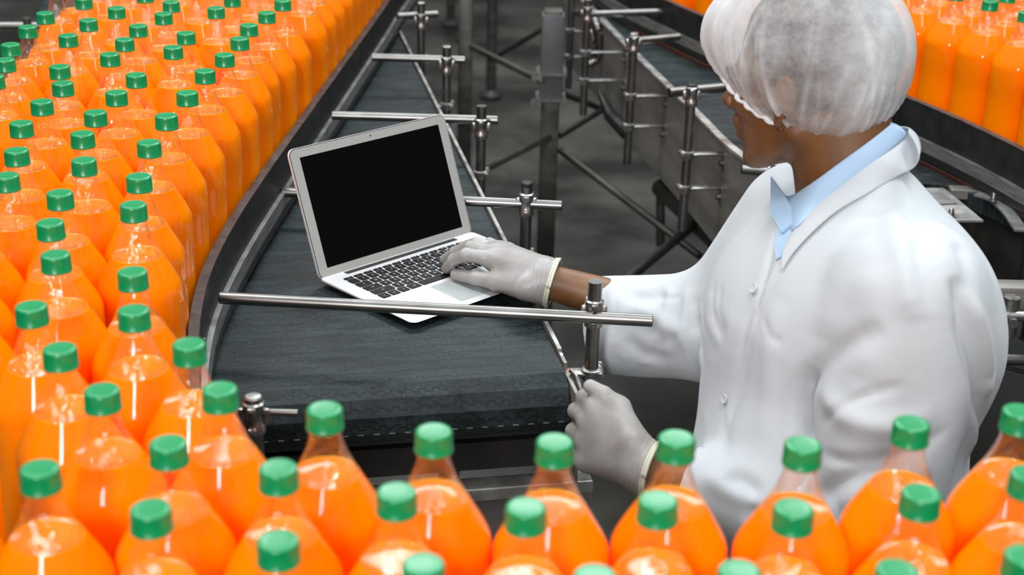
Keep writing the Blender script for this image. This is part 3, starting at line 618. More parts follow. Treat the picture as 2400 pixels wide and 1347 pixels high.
# lid
ld = Vector((0, -math.cos(LID), math.sin(LID)))         # up the lid; leans away from the front (front = -y)
ln = Vector((0, -math.sin(LID), -math.cos(LID)))        # screen normal
def lidp(x, h, d): return Vector((x, 0, .0095)) + Vector((0, -ld.y if False else ld.y, ld.z)) * h + ln * d
def lid_prism(poly, d0, d1, name, m, parent, rim=None):
    b = MB(); n = len(poly)
    b.add([lidp(x, h, d0) for x, h in poly] + [lidp(x, h, d1) for x, h in poly], [tuple(range(n))[::-1], tuple(range(n, 2 * n))] + [(i, (i + 1) % n, n + (i + 1) % n, n + i) for i in range(n)])
    return b.build(name, m, parent, None, world=False)
lid = lid_prism(rrect(0, LW, 0, LH, .012), -.0042, -.0004, 'lid', LAPTOP, lap)
lid_prism(rrect(.0010, LW - .0010, .0008, LH - .001, .0112), -.0005, .0001, 'rubber_gasket', BLACK, lid)
lid_prism(rrect(.0020, LW - .0020, .0018, LH - .002, .0105), .00005, .0007, 'bezel', BEZEL, lid)
lid_prism([(.0185, LH - .195), (LW - .0185, LH - .195), (LW - .0185, LH - .016), (.0185, LH - .016)], .0006, .0009, 'screen', SCREEN, lid)
lid_prism([(LW / 2 + .0015 * math.cos(a * .524), LH - .008 + .0015 * math.sin(a * .524)) for a in range(12)], .0006, .0009, 'camera_lens', BLACK, lid)

# ------------------------------------------------------------------ person: smooth implicit surfaces turned into meshes
def V3(p): return np.array([p[0], p[1], p[2]], float)
def nrm(v): v = V3(v); return v / np.linalg.norm(v)
def cap_(p0, p1, r0, r1, flat=None, ratio=1.0):          # tapered capsule; flat = direction squeezed by ratio
    p0, p1 = V3(p0), V3(p1)
    def f(P):
        d = p1 - p0; q = P - p0
        if flat is not None:
            fl = nrm(flat); dn = d / np.linalg.norm(d); fl = fl - dn * fl.dot(dn); fl /= np.linalg.norm(fl)
            q = q + fl * ((q @ fl) * (1 / ratio - 1))[..., None]
        t = np.clip((q @ d) / d.dot(d), 0, 1); w = q - t[..., None] * d
        return np.sqrt((w * w).sum(-1)) - (r0 + (r1 - r0) * t)
    f.box = (np.minimum(p0, p1) - max(r0, r1) * 1.0, np.maximum(p0, p1) + max(r0, r1) * 1.0); return f
def ell(c, r, ax=None):                                  # ellipsoid, ax = three axes
    c = V3(c); r = np.array(r, float); A = np.eye(3) if ax is None else np.array([nrm(a) for a in ax])
    def f(P):
        q = (P - c) @ A.T; k = np.sqrt(((q / r) ** 2).sum(-1)); k2 = np.sqrt(((q / r ** 2) ** 2).sum(-1)) + 1e-9
        return k * (k - 1) / k2
    m = max(r); f.box = (c - m, c + m); return f
def smin(a, b, k):
    h = np.clip(.5 + .5 * (b - a) / k, 0, 1); return b * (1 - h) + a * h - k * h * (1 - h)
def union(parts):                                        # list of (fn, k)
    def f(P):
        d = None
        for g, k in parts: e = g(P); d = e if d is None else smin(d, e, k)
        return d
    f.box = (np.min([g.box[0] for g, k in parts], 0), np.max([g.box[1] for g, k in parts], 0)); return f
def surf(f, h, pad=.01, box=None):                       # naive surface nets
    lo, hi = (f.box if box is None else box); lo = np.array(lo) - pad; hi = np.array(hi) + pad
    n = np.ceil((hi - lo) / h).astype(int) + 1; g = [lo[i] + h * np.arange(n[i]) for i in range(3)]
    D = np.empty(n, np.float32)
    for i0 in range(0, n[0], 24):
        X, Y, Z = np.meshgrid(g[0][i0:i0 + 24], g[1], g[2], indexing='ij'); D[i0:i0 + 24] = f(np.stack([X, Y, Z], -1))
    ins = D < 0; c = np.zeros(n - 1, int)
    for a in (0, 1):
        for b in (0, 1):
            for e in (0, 1): c += ins[a:n[0] - 1 + a, b:n[1] - 1 + b, e:n[2] - 1 + e]
    act = (c > 0) & (c < 8); idx = -np.ones(n - 1, int); ids = np.argwhere(act); idx[tuple(ids.T)] = np.arange(len(ids))
    pos = np.zeros((len(ids), 3)); cnt = np.zeros(len(ids)); E = [((0, 0, 0), k) for k in range(3)]
    for k in range(3):
        o1, o2 = [i for i in range(3) if i != k]
        for a in (0, 1):
            for b in (0, 1):
                s = np.zeros(3, int); s[o1] = a; s[o2] = b; e = s.copy(); e[k] = 1
                A = ids + s; B_ = ids + e; da = D[tuple(A.T)]; db = D[tuple(B_.T)]; m = (da < 0) != (db < 0)
                t = da / np.where(m, da - db, 1); p = A.astype(float); p[:, k] += t; pos[m] += p[m]; cnt[m] += 1
    pos = pos / cnt[:, None] * h + lo; faces = []
    for k in range(3):
        o1, o2 = (k + 1) % 3, (k + 2) % 3
        sl0 = [slice(0, n[i] - (1 if i == k else 0)) for i in range(3)]; sl1 = list(sl0); sl1[k] = slice(1, n[k])
        ch = ins[tuple(sl0)] != ins[tuple(sl1)]; P = np.argwhere(ch); P = P[(P[:, o1] > 0) & (P[:, o2] > 0) & (P[:, o1] < n[o1] - 1) & (P[:, o2] < n[o2] - 1)]
        flip = ins[tuple(P.T)]; q = []
        for a, b in ((1, 1), (0, 1), (0, 0), (1, 0)):
            s = P.copy(); s[:, o1] -= a; s[:, o2] -= b; q.append(idx[tuple(s.T)])
        q = np.stack(q, 1); q[~flip] = q[~flip][:, ::-1]; faces.append(q)
    faces = np.concatenate(faces); faces = faces[(faces >= 0).all(1)]
    return pos, faces
def smooth_pos(pos, faces, it=2, lam=.5):
    e = np.concatenate([faces[:, [i, (i + 1) % 4]] for i in range(4)]); n = len(pos)
    for _ in range(it):
        s = np.zeros_like(pos); c = np.zeros(n)
        for a, b in ((0, 1), (1, 0)): np.add.at(s, e[:, a], pos[e[:, b]]); np.add.at(c, e[:, a], 1)
        pos = pos + lam * (s / np.maximum(c, 1)[:, None] - pos)
    return pos
def normals(f, pos, e=.0015):
    g = np.stack([f(pos + np.eye(3)[i] * e) - f(pos - np.eye(3)[i] * e) for i in range(3)], -1); return g / (np.linalg.norm(g, axis=1)[:, None] + 1e-12)
def seg_dist(P, pl):                                      # distance to a polyline and position along it 0..1
    best = np.full(len(P), 9.); tt = np.zeros(len(P)); n = len(pl) - 1
    for i in range(n):
        a, b = pl[i], pl[i + 1]; d = b - a; t = np.clip(((P - a) @ d) / (d @ d + 1e-12), 0, 1); r = np.linalg.norm(P - a - t[:, None] * d, axis=1)
        m = r < best; best[m] = r[m]; tt[m] = (i + t[m]) / n
    return best, tt
def march(f, u, v, tmin=1.0, tmax=3.2):                   # where the camera's sight line meets the cloth: used to lay folds
    d = np.array(ray(u, v)); d /= np.linalg.norm(d); t = tmin
    for _ in range(400):
        p = np.array(CP) + d * t; s = float(f(p[None])[0])
        if s < .0006: return p
        t += max(s * .6, .0006)
        if t > tmax: return None
def folds(f, pos, nor, items):
    for pl, amp, wd in items:
        P3 = [march(f, u, v) for u, v in pl]; P3 = [p for p in P3 if p is not None]
        if len(P3) < 2: continue
        P3 = np.array([[*q] for q in cr_spline([Vector(p) for p in P3], 4)]) if len(P3) > 2 else np.array(P3)
        r, t = seg_dist(pos, P3); k = amp * np.exp(-(r / wd) ** 2) * np.clip(np.sin(np.pi * np.clip(t, .02, .98)) * 1.6, 0, 1); pos = pos + nor * k[:, None]
    return pos
def to_obj(name, pos, faces, m, parent):
    me = bpy.data.meshes.new(name); me.from_pydata([tuple(p) for p in pos], [], [tuple(int(i) for i in q) for q in faces]); me.validate(); me.update()
    return mesh_obj(name, me, m, parent, True)
def A3(u, v, Y): return V3(atY(u, v, Y))
def Z3(u, v, z): return V3(at(u, v, z))
# --- joints
LS, RS = np.array([.478, 1.645, 1.225]), np.array([.405, 1.955, 1.195]); NB = np.array([.445, 1.815, 1.262])
LE = np.array([.445, 1.585, .915]); LWR = A3(1525, 1105, 1.705); RE = A3(1640, 762, 2.02); RWR = Z3(1272, 656, 1.052)
HIP = np.array([.45, 1.74, .86]); lat = nrm(RS - LS)
HC_ = A3(1898, 198, 1.862)                                # middle of the head at ear level
Fh = nrm((-.80, .60, 0)); pit = math.radians(5); Lh = nrm((-.60, -.80, 0)); Uh = np.cross(Lh, Fh); Uh = Uh * np.sign(Uh[2])
Fh, Uh = Fh * math.cos(pit) - Uh * math.sin(pit), Uh * math.cos(pit) + Fh * math.sin(pit)
def H(f, l, u): return HC_ + Fh * f + Lh * l + Uh * u
AX = (Fh, Lh, Uh)
# --- head, neck, torso, arms and legs as one skin
head = [(ell(H(-.006, 0, .045), (.094, .078, .088), AX), .02), (ell(H(.040, 0, -.012), (.056, .062, .078), AX), .025), (ell(H(.045, 0, -.060), (.045, .048, .048), AX), .02)]
for s in (-1, 1):
    head += [(cap_(H(-.004, s * .052, -.050), H(.066, s * .018, -.098), .017, .017), .02), (ell(H(.062, s * .044, -.018), (.026, .022, .02), AX), .016),
             (cap_(H(.088, s * .010, .026), H(.074, s * .048, .026), .009, .007), .010)]
head += [(cap_(H(.070, 0, -.094), H(.080, 0, -.106), .018, .015), .014),
         (cap_(H(.092, 0, .018), H(.114, 0, -.026), .0075, .0105), .008), (ell(H(.116, 0, -.030), (.0115, .0125, .0095), AX), .006)]
for s in (-1, 1): head += [(ell(H(.104, s * .0145, -.033), (.0105, .0075, .0075), AX), .005)]
head += [(ell(H(.094, 0, -.054), (.014, .022, .012), AX), .008), (cap_(H(.095, -.016, -.0600), H(.095, .016, -.0600), .0065, .0065), .004), (cap_(H(.092, -.015, -.0725), H(.092, .015, -.0725), .0070, .0070), .004),
         (ell(H(.078, -.032, .004), (.014, .015, .010), AX), .006), (ell(H(.078, .032, .004), (.014, .015, .010), AX), .006)]
for s in (-1, 1):
    c = H(-.006, s * .082, .000); e1 = nrm(Fh * -.22 + Lh * s); e2 = nrm(Uh + Fh * -.2); e3 = np.cross(e1, e2)
    head += [(ell(c, (.006, .031, .017), (e1, e2, e3)), .006), (cap_(H(.004, s * .076, -.032), H(.006, s * .074, -.038), .007, .006), .005)]
neck = [(cap_(H(-.030, 0, -.020), NB + [-.004, .0, -.02], .058, .064), .02), (cap_(H(-.052, 0, .0), NB + [.03, -.02, .0], .040, .05), .02)]
tors = [(cap_(NB + [0, 0, -.03], (LS + RS) / 2 + [0, 0, -.12], .055, .10, lat, 1.1), .03), (cap_(LS - [0, 0, .05], RS - [0, 0, .05], .05, .05), .04),
        (cap_((LS + RS) / 2 + [0, 0, -.08], HIP, .125, .135, nrm((1, .2, 0)), .82), .06)]
arms = [(cap_(LS, LE, .050, .042), .04), (cap_(LE, LWR, .040, .027), .02), (cap_(RS, RE, .050, .042), .04), (cap_(RE, RWR, .038, .0265), .02)]
legs = []
for s, fx in ((-1, .05), (1, -.10)):
    hp = HIP + lat * s * .085 - [0, 0, .02]; kn = hp + [-.05 + fx * .4, 0, -.40]; an = np.array([hp[0] + .02 + fx, hp[1], .085]); legs.append((hp, kn, an))
    arms += [(cap_(hp, kn, .085, .055), .05), (cap_(kn, an, .055, .038), .03)]
body = union(head + neck + tors + arms)
hb = (H(.02, 0, -.02) - .16, H(.02, 0, -.02) + .19)
pos, fc = surf(body, .0055, .012); pos = smooth_pos(pos, fc, 1)
person = to_obj('person', pos, fc, SKIN, None)
tag(person, 'worker in white coat, white hairnet and gloves, leaning over the laptop', 'person')
# finer face surface: re-project the skin onto the exact form
me = person.data; co = np.empty(len(me.vertices) * 3); me.vertices.foreach_get('co', co); co = co.reshape(-1, 3)
m = (np.linalg.norm(co - H(.03, 0, -.02), axis=1) < .19)
q = co[m]
for _ in range(3): q = q - normals(body, q, .001) * body(q)[:, None] * .8
co[m] = q; me.vertices.foreach_set('co', co.ravel()); me.update()
# hair under the net
cran = ell(H(-.018, 0, .048), (.106, .085, .096), AX)
def hair_f(P):
    q = P - H(.052, 0, .052); pl = q @ nrm(Fh * .75 + Uh * -.66); q2 = P - H(0, 0, -.025); pl2 = -(q2 @ nrm(Uh * 1.0 - Fh * .30))
    return np.maximum(np.maximum(cran(P), pl), pl2)
hair_f.box = cran.box; pos, fc = surf(hair_f, .005); to_obj('hair', smooth_pos(pos, fc, 2), fc, HAIR, person)
# --- lab coat
ct = [(cap_(NB + [.015, -.02, -.03], NB + [.012, -.018, .012], .088, .072), .04), (cap_(NB + [.012, -.012, -.045], (LS + RS) / 2 + [.01, 0, -.09], .085, .150, lat, 1.12), .05), (cap_(LS + [.01, 0.01, -.035], RS + [-.01, -.01, -.035], .082, .075), .06),
      (ell((.468, 1.805, 1.13), (.160, .205, .145), (nrm((.97, .2, .1)), lat, (0, 0, 1))), .05), (ell((.49, 1.74, 1.14), (.135, .165, .15)), .05),
      (cap_((.455, 1.80, 1.08), (.430, 1.75, .90), .155, .172, lat, 1.2), .05), (cap_((.430, 1.75, .90), (.43, 1.75, .52), .172, .225, lat, 1.1), .04),
      (ell((.345, 1.86, 1.06), (.075, .12, .13)), .06)]
slL = [(cap_(LS + [.005, .005, -.005], LE + [.008, -.005, .01], .092, .084), .035), (cap_(LE + [.005, 0, .0], LWR + (LE - LWR) * .12 + [0, 0, -.010], .084, .060, (0, 1, .3), .92), .03)]
CUFR = A3(1412, 764, 2.06); RE2 = A3(1650, 782, 1.99)
slR = [(cap_(RS, RE2 + [.03, 0, .02], .090, .080), .05), (cap_(RE2 + [.01, 0, .01], CUFR - nrm(RE2 - CUFR) * .02, .080, .0745), .035)]
axR = nrm(CUFR - RE2); axL = nrm(LWR - LE); CUFL = LWR + (LE - LWR) * .19
def outer(P):
    t = None
    for g, k in ct: e = g(P); t = e if t is None else smin(t, e, k)
    a = None
    for g, k in slL: e = g(P); a = e if a is None else smin(a, e, k)
    a = np.maximum(a, (P - CUFL) @ axL)
    b = None
    for g, k in slR: e = g(P); b = e if b is None else smin(b, e, k)
    b = np.maximum(b, (P - CUFR) @ nrm(axR + np.array([0, 0, -.10])))
    return smin(smin(t, a, .022), b, .025)
# neck opening: V shaped, deeper at the front
opn = union([(cap_(NB + [.02, -.02, .06], NB + [-.045, .035, .0], .064, .060), .01), (cap_(NB + [-.05, .04, .03], NB + [-.125, .085, -.09], .050, .016), .01)])
coat_f = lambda P: np.maximum(outer(P), .46 - P[..., 2])
coat_f.box = (np.array([.02, 1.40, .44]), np.array([.72, 2.24, 1.39]))
pos, fc = surf(coat_f, .0055, .004); pos = smooth_pos(pos, fc, 2)
axR2 = nrm(axR + np.array([0, 0, -.10])); kill = np.zeros(len(pos), bool)
for c_, ax_ in ((CUFR, axR2), (CUFL, axL)):               # open the cuffs and square off their rims
    t_ = (pos - c_) @ ax_; near = np.linalg.norm(pos - c_, axis=1) < .088; tor_ = np.min([g(pos) for g, k in ct], 0) > .030; near &= tor_; kill |= near & (t_ > -.0028)
    rim_ = near & (t_ > -.0105) & (t_ <= -.0028); pos[rim_] += ax_ * (-.002 - t_[rim_])[:, None] * .85
kill |= pos[:, 2] < .463
keepf = ~kill[fc].any(1); fc = fc[keepf]; us = np.unique(fc); mp = -np.ones(len(pos), int); mp[us] = np.arange(len(us)); pos = pos[us]; fc = mp[fc]
no = normals(outer, pos)
FOLD = [([(1838, 600), (1790, 690), (1742, 830), (1704, 960), (1684, 1090)], 0.0030, .0045), ([(1870, 1180), (1884, 1080), (1880, 1000), (1872, 940)], -0.0120, .007), ([(2275, 1100), (2283, 980), (2268, 850), (2240, 740)], -0.0090, .006), ([(1600, 672), (1592, 740), (1598, 850)], -0.0027, .005), ([(1575, 668), (1560, 740), (1570, 860)], 0.0040, .006), ([(1648, 668), (1640, 730), (1662, 800)], 0.0016, .005), ([(1676, 655), (1668, 730), (1694, 800)], -0.0020, .005), ([(1540, 690), (1570, 700), (1596, 690)], -0.0030, .004), ([(1480, 880), (1560, 800), (1640, 770)], -0.0040, .006), ([(2120, 900), (2020, 930), (1920, 1000)], -0.0040, .006), ([(2230, 1000), (2120, 1060), (1990, 1080), (1920, 1060)], -0.0050, .008),([(1905, 860), (1880, 930), (1885, 1010), (1900, 1130)], -0.0188, .011), ([(1925, 900), (1960, 960), (2080, 1000), (2200, 960)], 0.0087, .016), ([(1895, 900), (1960, 830), (2080, 760)], -0.0072, .014),
        ([(2230, 640), (2265, 760), (2300, 900), (2290, 1010)], -0.0145, .011), ([(2275, 700), (2310, 800), (2318, 900)], 0.0072, .010), ([(2180, 420), (2240, 560), (2265, 700)], -0.0058, .012),
        ([(2265, 1080), (2300, 960), (2320, 880)], 0.0101, .010), ([(2090, 470), (2120, 600), (2150, 760)], 0.0072, .016), ([(2130, 470), (2150, 600), (2170, 740)], -0.0058, .014),
        ([(1740, 640), (1700, 790), (1650, 960), (1630, 1090)], 0.0013, .012), ([(1770, 690), (1740, 850), (1700, 1000), (1690, 1100)], -0.0043, .012), ([(1830, 700), (1800, 860), (1780, 1040)], 0.0043, .02),
        ([(1610, 672), (1600, 740), (1602, 830)], 0.0045, .011), ([(1635, 690), (1628, 760), (1650, 850)], -0.0045, .010), ([(1665, 680), (1655, 740), (1690, 810)], 0.0019, .010), ([(1690, 660), (1680, 730), (1700, 790)], -0.0019, .009),
        ([(1560, 680), (1520, 700), (1470, 690)], -0.0043, .012), ([(1480, 720), (1560, 760), (1640, 840)], 0.0065, .013), ([(1460, 790), (1540, 840), (1640, 880)], -0.0065, .012), ([(1450, 830), (1520, 850), (1680, 845)], 0.0029, .004),
        ([(1445, 665), (1440, 760), (1450, 880)], -0.0023, .0035), ([(2190, 1090), (2080, 1130), (1960, 1190)], 0.0087, .016), ([(1900, 1180), (1980, 1130), (2120, 1090)], -0.0087, .014),
        ([(1640, 1110), (1720, 1150), (1800, 1190)], 0.0072, .014), ([(1700, 1110), (1760, 1150), (1770, 1230)], -0.0116, .012), ([(1840, 500), (1800, 620), (1770, 760)], -0.0043, .006),
        ([(2000, 560), (1960, 660), (1930, 800)], 0.0043, .03), ([(2040, 620), (2060, 760), (2030, 900)], 0.0043, .03), ([(2120, 400), (2180, 380)], -0.0043, .006), ([(1790, 740), (1810, 790), (1835, 800)], -0.0026, .005)]
pos = folds(outer, pos, no, FOLD)
# gentle cloth unevenness
ph = rng.uniform(0, 6.28, (14,)); dr = rng.normal(0, 1, (14, 3)) * np.array([26, 26, 14]); wv = sum(np.sin(pos @ dr[i] + ph[i] + 1.5 * np.sin(pos @ dr[(i + 3) % 14] * .6)) for i in range(14)) / 14
pos = pos + no * (wv * .0034)[:, None]
coat = to_obj('lab_coat', pos, fc, COAT, person); coat['label'] = 'white cotton lab coat'
md = coat.modifiers.new('cloth', 'SOLIDIFY'); md.thickness = .0016; md.offset = -1
for (u, v) in ((1768, 677), (1700, 935)):
    p = march(outer, u, v)
    if p is not None:
        nn = Vector(normals(outer, p[None])[0]); M = nn.to_track_quat('Z', 'Y').to_matrix()
        b = MB(); b.lathe([(.0062, 0), (.0066, .001), (.0058, .0020), (.0048, .0016), (.0042, .0014), (.001, .0014)], Vector(p) + nn * .001, 20, M=M); b.build('button', COAT, coat, True)
# --- collars: strips of cloth swept round the neck
def strip(name, top, bot, th, m, parent, sub=5, nv=6, bulge=.004):
    T = cr_spline([Vector(p) for p in top], sub); Bt = cr_spline([Vector(p) for p in bot], sub); n = len(T); ctr = Vector(NB); g = []
    for i in range(n):
        row = []
        for j in range(nv + 1):
            t = j / nv; p = T[i].lerp(Bt[i], t); o = (p - ctr); o.z *= .3; o.normalize(); row.append(p + o * (bulge * math.sin(math.pi * t)))
        g.append(row)
    b = MB(); vs = [p for r in g for p in r]; fs = [(i * (nv + 1) + j, (i + 1) * (nv + 1) + j, (i + 1) * (nv + 1) + j + 1, i * (nv + 1) + j + 1) for i in range(n - 1) for j in range(nv)]
    b.add(vs, fs); o = b.build(name, m, parent, True, sharp=80)
    md = o.modifiers.new('thick', 'SOLIDIFY'); md.thickness = th; md.offset = 0; sb = o.modifiers.new('smooth', 'SUBSURF'); sb.levels = 1; sb.render_levels = 1
    return o
neckf = union(neck)
shell = lambda P: np.minimum(outer(P), neckf(P) - .004)
def trace(pts, off):                                      # (u, v) on the cloth or neck; (u, v, Y) round the far side
    out = []
    for t in pts:
        if len(t) == 3: out.append(A3(*t)); continue
        p = march(shell, *t)
        if p is None: p = A3(t[0], t[1], 1.75)
        out.append(p + normals(shell, p[None])[0] * off)
    return out
shirt = strip('shirt_collar', trace([(1812, 420, 1.91), (1830, 445, 1.88), (1856, 464), (1905, 428), (1975, 375), (2035, 330), (2072, 300), (2085, 288, 1.80), (2060, 285, 1.88)], .004),
              trace([(1818, 500, 1.90), (1838, 540, 1.875), (1862, 548), (1920, 492), (1985, 434), (2055, 372), (2105, 330), (2122, 312, 1.80), (2090, 300, 1.90)], .005), .0022, SHIRT, person, bulge=.003)
shirt['label'] = 'pale blue shirt collar'
b = MB(); b.add([Vector(A3(1806, 412, 1.905))] + [Vector(p) for p in trace([(1858, 466), (1876, 520), (1840, 550), (1814, 508)], .007)], [(0, 1, 4), (1, 2, 4), (2, 3, 4)]); cpn = b.build('collar_point', SHIRT, shirt); md = cpn.modifiers.new('thick', 'SOLIDIFY'); md.thickness = .003
b = MB(); b.add([Vector(p) for p in trace([(1828, 535), (1862, 540), (1850, 575), (1832, 605), (1822, 610), (1820, 575)], .0035)], [(0, 1, 2, 5), (5, 2, 3, 4)]); pk = b.build('placket', SHIRT, shirt); md = pk.modifiers.new('thick', 'SOLIDIFY'); md.thickness = .002
strip('coat_collar', trace([(1850, 575), (1868, 545), (1915, 492), (1978, 436), (2050, 372), (2108, 326), (2128, 308, 1.76), (2125, 298, 1.83), (2090, 296, 1.92)], .006),
      trace([(1835, 640), (1872, 585), (1951, 508), (2031, 458), (2100, 418), (2140, 396), (2156, 362, 1.735), (2150, 338, 1.83), (2105, 325, 1.95)], .003), .0026, COAT, coat, bulge=.004)
# --- hairnet
NC = H(-.008, 0, .052); net_e = union([(ell(NC, (.118, .112, .110), AX), .03), (ell(H(-.060, 0, .026), (.058, .084, .084), AX), .04), (ell(H(.070, 0, .070), (.072, .078, .062), AX), .04)])
# rim: from the forehead past the ear to the nape
rim_px = [(1640, 75), (1668, 150), (1700, 195), (1760, 245), (1815, 272), (1870, 272), (1930, 305), (1990, 292), (2055, 290), (2108, 235)]
pn = nrm(Uh * 1.0 + Fh * -.50)
def net_cut(P): return -((P - H(.0, 0, -.046)) @ pn)
def net_f(P): return np.maximum(net_e(P), net_cut(P) * 1.0)
net_f.box = net_e.box
pos, fc = surf(net_f, .0035); pos = smooth_pos(pos, fc, 3)
cutv = net_cut(pos); keep = cutv < -.0022; km = keep[fc].all(1); fc = fc[km]; us = np.unique(fc); mp = -np.ones(len(pos), int); mp[us] = np.arange(len(us)); pos = pos[us]; fc = mp[fc]
no = normals(net_e, pos); rel = pos - NC; az = np.arctan2(rel @ Lh, rel @ Fh); hgt = -net_cut(pos)
pl = np.sin(az * 62 + 2 * np.sin(az * 9)) * np.exp(-(hgt / .018) ** 2) * .0016
weave = np.zeros(len(pos)); disp = pl.copy()
for i in range(70):                                       # soft creases that fan out from the rim
    a0 = rng.uniform(-math.pi, math.pi); wdt = rng.uniform(.010, .05); amp = rng.uniform(.3, 1); top = rng.uniform(.07, .22); ben = rng.uniform(-6, 6)
    dd = np.angle(np.exp(1j * (az - a0 - ben * (hgt - .05) ** 1 * .4))); k = np.exp(-(dd / wdt) ** 2) * np.clip(1 - (hgt / top) ** 2, 0, 1) * amp
    weave += k * .26; disp += k * .0024
for i in range(0):
    dv = rng.normal(0, 1, 3); dv /= np.linalg.norm(dv); k = np.exp(-((np.abs((rel @ dv) - rng.uniform(-.06, .06) + .010 * np.sin(rel @ rng.normal(0, 40, 3)))) / .0022) ** 2) * (rng.uniform(.1, .32)); weave += k * .8; disp += k * .003
weave += .5 * np.exp(-(hgt / .013) ** 2) + .46 * np.clip((rel @ Fh - .045) / .05, 0, 1) + .38 * np.clip((-(rel @ Fh) - .06) / .05, 0, 1)
pos = pos + no * (disp + .0008)[:, None]
net = to_obj('hairnet', pos, fc, NET, person); net['label'] = 'translucent white bouffant hairnet'
a_ = net.data.attributes.new('weave', 'FLOAT', 'POINT'); a_.data.foreach_set('value', np.clip(weave, 0, .75).astype(np.float32))
# elastic hem: ruffled ring along the rim
ring = []; NA = 260
for i in range(NA + 1):
    a = 2 * math.pi * i / NA; base = H(0, 0, -.046); e1 = nrm(Fh - pn * Fh.dot(pn)); e2 = np.cross(pn, e1); dirv = e1 * math.cos(a) + e2 * math.sin(a)
    r = .03
    ctr_ = base + e1 * -.03
    while r < .2 and net_e((ctr_ + dirv * r + pn * .003)[None])[0] < 0: r += .001
    ring.append(ctr_ + dirv * (r + .0022 + .0012 * math.sin(i * .9)) + pn * (.0016 * math.sin(i * 1.25 + 1)))
b = MB(); b.path([Vector(p) for p in ring], [.0036 + .0012 * math.sin(i * 1.25) for i in range(NA + 1)], 8); b.build('elastic_hem', mat('net_hem', (.82, .84, .84), .9), net, True)
# --- gloves: palm, five fingers, rolled cuff
def finger(pts, r, k=.0035):
    out = []
    for i in range(len(pts) - 1): out.append((cap_(pts[i], pts[i + 1], r[i], r[i + 1]), k if i else .010))
    return out
def glove(name, label, wrist, fore, palm, fingers, cuff_at, h=.0022, wr=.0315):
    f = union(palm + sum([finger(p, r) for p, r in fingers], [])); axw = nrm(fore - wrist)
    def g(P): return np.maximum(f(P), (P - (wrist + axw * cuff_at)) @ axw)
    g.box = f.box; pos, fc = surf(g, h, .006); pos = smooth_pos(pos, fc, 1)
    no = normals(f, pos); t = (pos - wrist) @ axw
    wr_ = np.sin(t * 900 + 2 * np.sin(pos @ np.array([90, 60, 70.]))) * .0003 * np.clip((t + .03) / .03, 0, 1); nz_ = sum(np.sin(pos @ (rng.normal(0, 1, 3) * 130) + rng.uniform(0, 6)) for _ in range(8)) / 8 * .0005
    pos = pos + no * (wr_ + nz_)[:, None]; o = to_obj(name, pos, fc, GLOVE, person); o['label'] = label
    c = wrist + axw * cuff_at; e1 = nrm(np.cross(axw, (0, 0, 1))); e2 = np.cross(axw, e1); ring = []
    for i in range(49):
        a = 2 * math.pi * i / 48; d = e1 * math.cos(a) + e2 * math.sin(a); r = .01
        while r < .06 and f((c - axw * .002 + d * r)[None])[0] < 0: r += .0005
        ring.append(c + d * (r + .0005))
    b = MB()
    for off, rr in ((0, .0026), (-.0040, .0016)): b.path([Vector(p + axw * off) for p in ring], rr, 8)
    b.build('rolled_cuff', GCUFF, o, True); return o
W = RWR
mi, mm, mr_2, mp2 = Z3(1152, 606, 1.057), None, None, None
yv = np.array([.10, 1, 0]) * .0205
mm = mi + yv + [0, 0, .003]; mr_2 = mi + yv * 2 + [.006, 0, .000]; mp2 = mi + yv * 2.85 + [.018, 0, -.008]
KZ = 1.0225
tipI = Z3(1046, 629, KZ + .001); pipI = Z3(1092, 597, 1.064); dipI = Z3(1063, 609, 1.047)
tipM = Z3(1043, 608, KZ); pipM = Z3(1101, 580, 1.064); dipM = Z3(1067, 591, 1.047)
tipR = tipM + [.016, .024, 0]; pipR = pipM + [.010, .021, -.001]; dipR = dipM + [.012, .022, 0]
tipP = tipM + [.045, .045, 0]; pipP = pipM + [.030, .041, -.008]; dipP = dipM + [.038, .043, -.004]
ix = [mi, pipI, dipI, tipI]
palmR = [(cap_(W + [.004, -.002, -.002], mi + [.004, 0, -.004], .0275, .0165), .02), (cap_(W + [.004, .0, -.002], mm + [.004, 0, -.004], .0275, .0165), .02), (cap_(W + [.004, .004, -.002], mr_2 + [.004, 0, -.004], .026, .0155), .02), (cap_(W + [.004, .008, -.004], mp2 + [.004, 0, -.004], .025, .0145), .02),
         (cap_(W + (RE - W) * .22, W, .0300, .0285), .02)]
th0, th1, th2, th3 = W + [-.028, -.018, -.006], Z3(1168, 662, 1.034), Z3(1114, 651, 1.031), Z3(1069, 643, KZ + .002)
palmR.append((cap_(th0, th1, .0195, .0135), .016))
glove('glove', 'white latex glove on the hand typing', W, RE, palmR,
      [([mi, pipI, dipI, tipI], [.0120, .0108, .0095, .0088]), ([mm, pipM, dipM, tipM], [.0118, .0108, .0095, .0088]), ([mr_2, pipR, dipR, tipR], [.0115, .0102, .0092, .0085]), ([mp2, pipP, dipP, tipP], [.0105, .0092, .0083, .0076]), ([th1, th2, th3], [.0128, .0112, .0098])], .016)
Wl = LWR
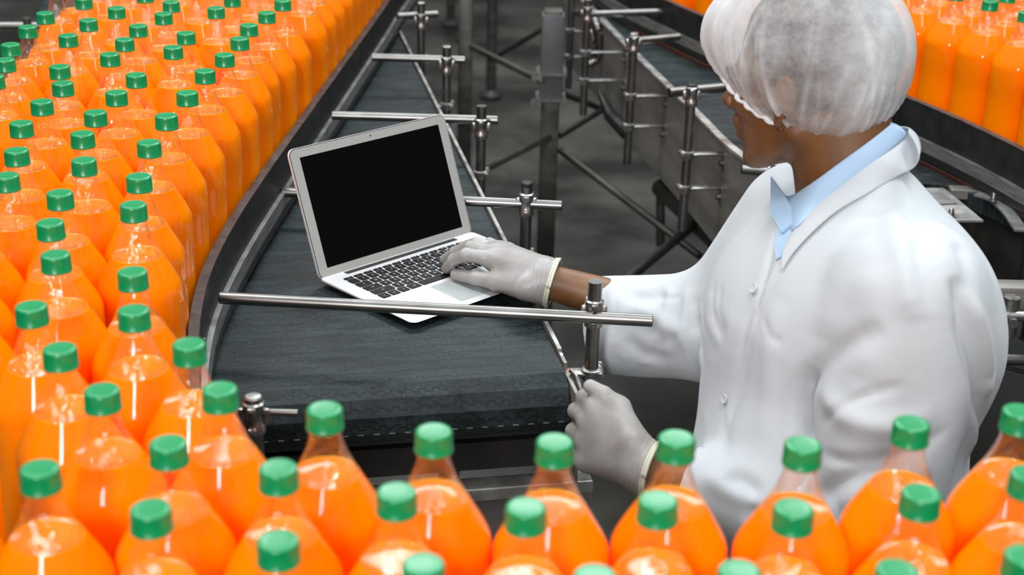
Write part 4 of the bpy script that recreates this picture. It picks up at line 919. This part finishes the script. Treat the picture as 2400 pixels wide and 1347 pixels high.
kI, kP = A3(1392, 948, 1.775), A3(1362, 1078, 1.765); kM = kI + (kP - kI) * .33 + nrm(kI - Wl) * .008; kR = kI + (kP - kI) * .67 + nrm(kI - Wl) * .006
fw = np.array([-.012, .034, -.006])
def grip(k, s): return [k, k + fw * .95 * s, k + fw * 1.0 * s + np.array([.012, .018, -.004]) * s, k + np.array([.022, .042, -.010]) * s]
palmL = [(cap_(Wl, k + (Wl - k) * .10, .0275, .0165, ), .022) for k in (kI, kM, kR, kP)] + [(cap_(Wl + (LE - Wl) * .2, Wl, .0310, .0290), .02)]
t0, t1, t2, t3 = Wl + (kI - Wl) * .35 + [0, -.006, .016], A3(1452, 955, 1.765), A3(1415, 925, 1.775), A3(1383, 905, 1.785)
palmL.append((cap_(t0, t1, .020, .0145), .018))
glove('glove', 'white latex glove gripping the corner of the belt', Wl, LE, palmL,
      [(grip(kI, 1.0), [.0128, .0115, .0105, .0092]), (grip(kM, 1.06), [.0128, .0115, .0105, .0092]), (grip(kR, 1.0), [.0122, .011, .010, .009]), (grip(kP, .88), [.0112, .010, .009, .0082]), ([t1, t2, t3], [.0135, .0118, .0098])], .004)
# --- trousers and shoes
tr = []
for hp, kn, an in legs: tr += [(cap_(hp, kn, .105, .078), .04), (cap_(kn, an, .078, .062), .03)]
tr.append((ell(HIP, (.13, .19, .12), (nrm((1, 0, 0)), lat, (0, 0, 1))), .05)); tf = union(tr)
def tf2(P): return np.maximum(tf(P), .07 - P[..., 2])
tf2.box = tf.box; pos, fc = surf(tf2, .012); to_obj('trousers', smooth_pos(pos, fc, 2), fc, TROUSER, person)
for hp, kn, an in legs:
    sf = union([(cap_(an + [.02, 0, -.02], an + [-.13, .01, -.040], .045, .038, (0, 0, 1), .9), .03), (cap_(an + [0, 0, -.01], an + [0, 0, .03], .045, .045), .03)])
    def sf2(P, sf=sf): return np.maximum(sf(P), .0015 - P[..., 2])
    sf2.box = sf.box; pos, fc = surf(sf2, .006); to_obj('shoe', pos, fc, SHOE, person)
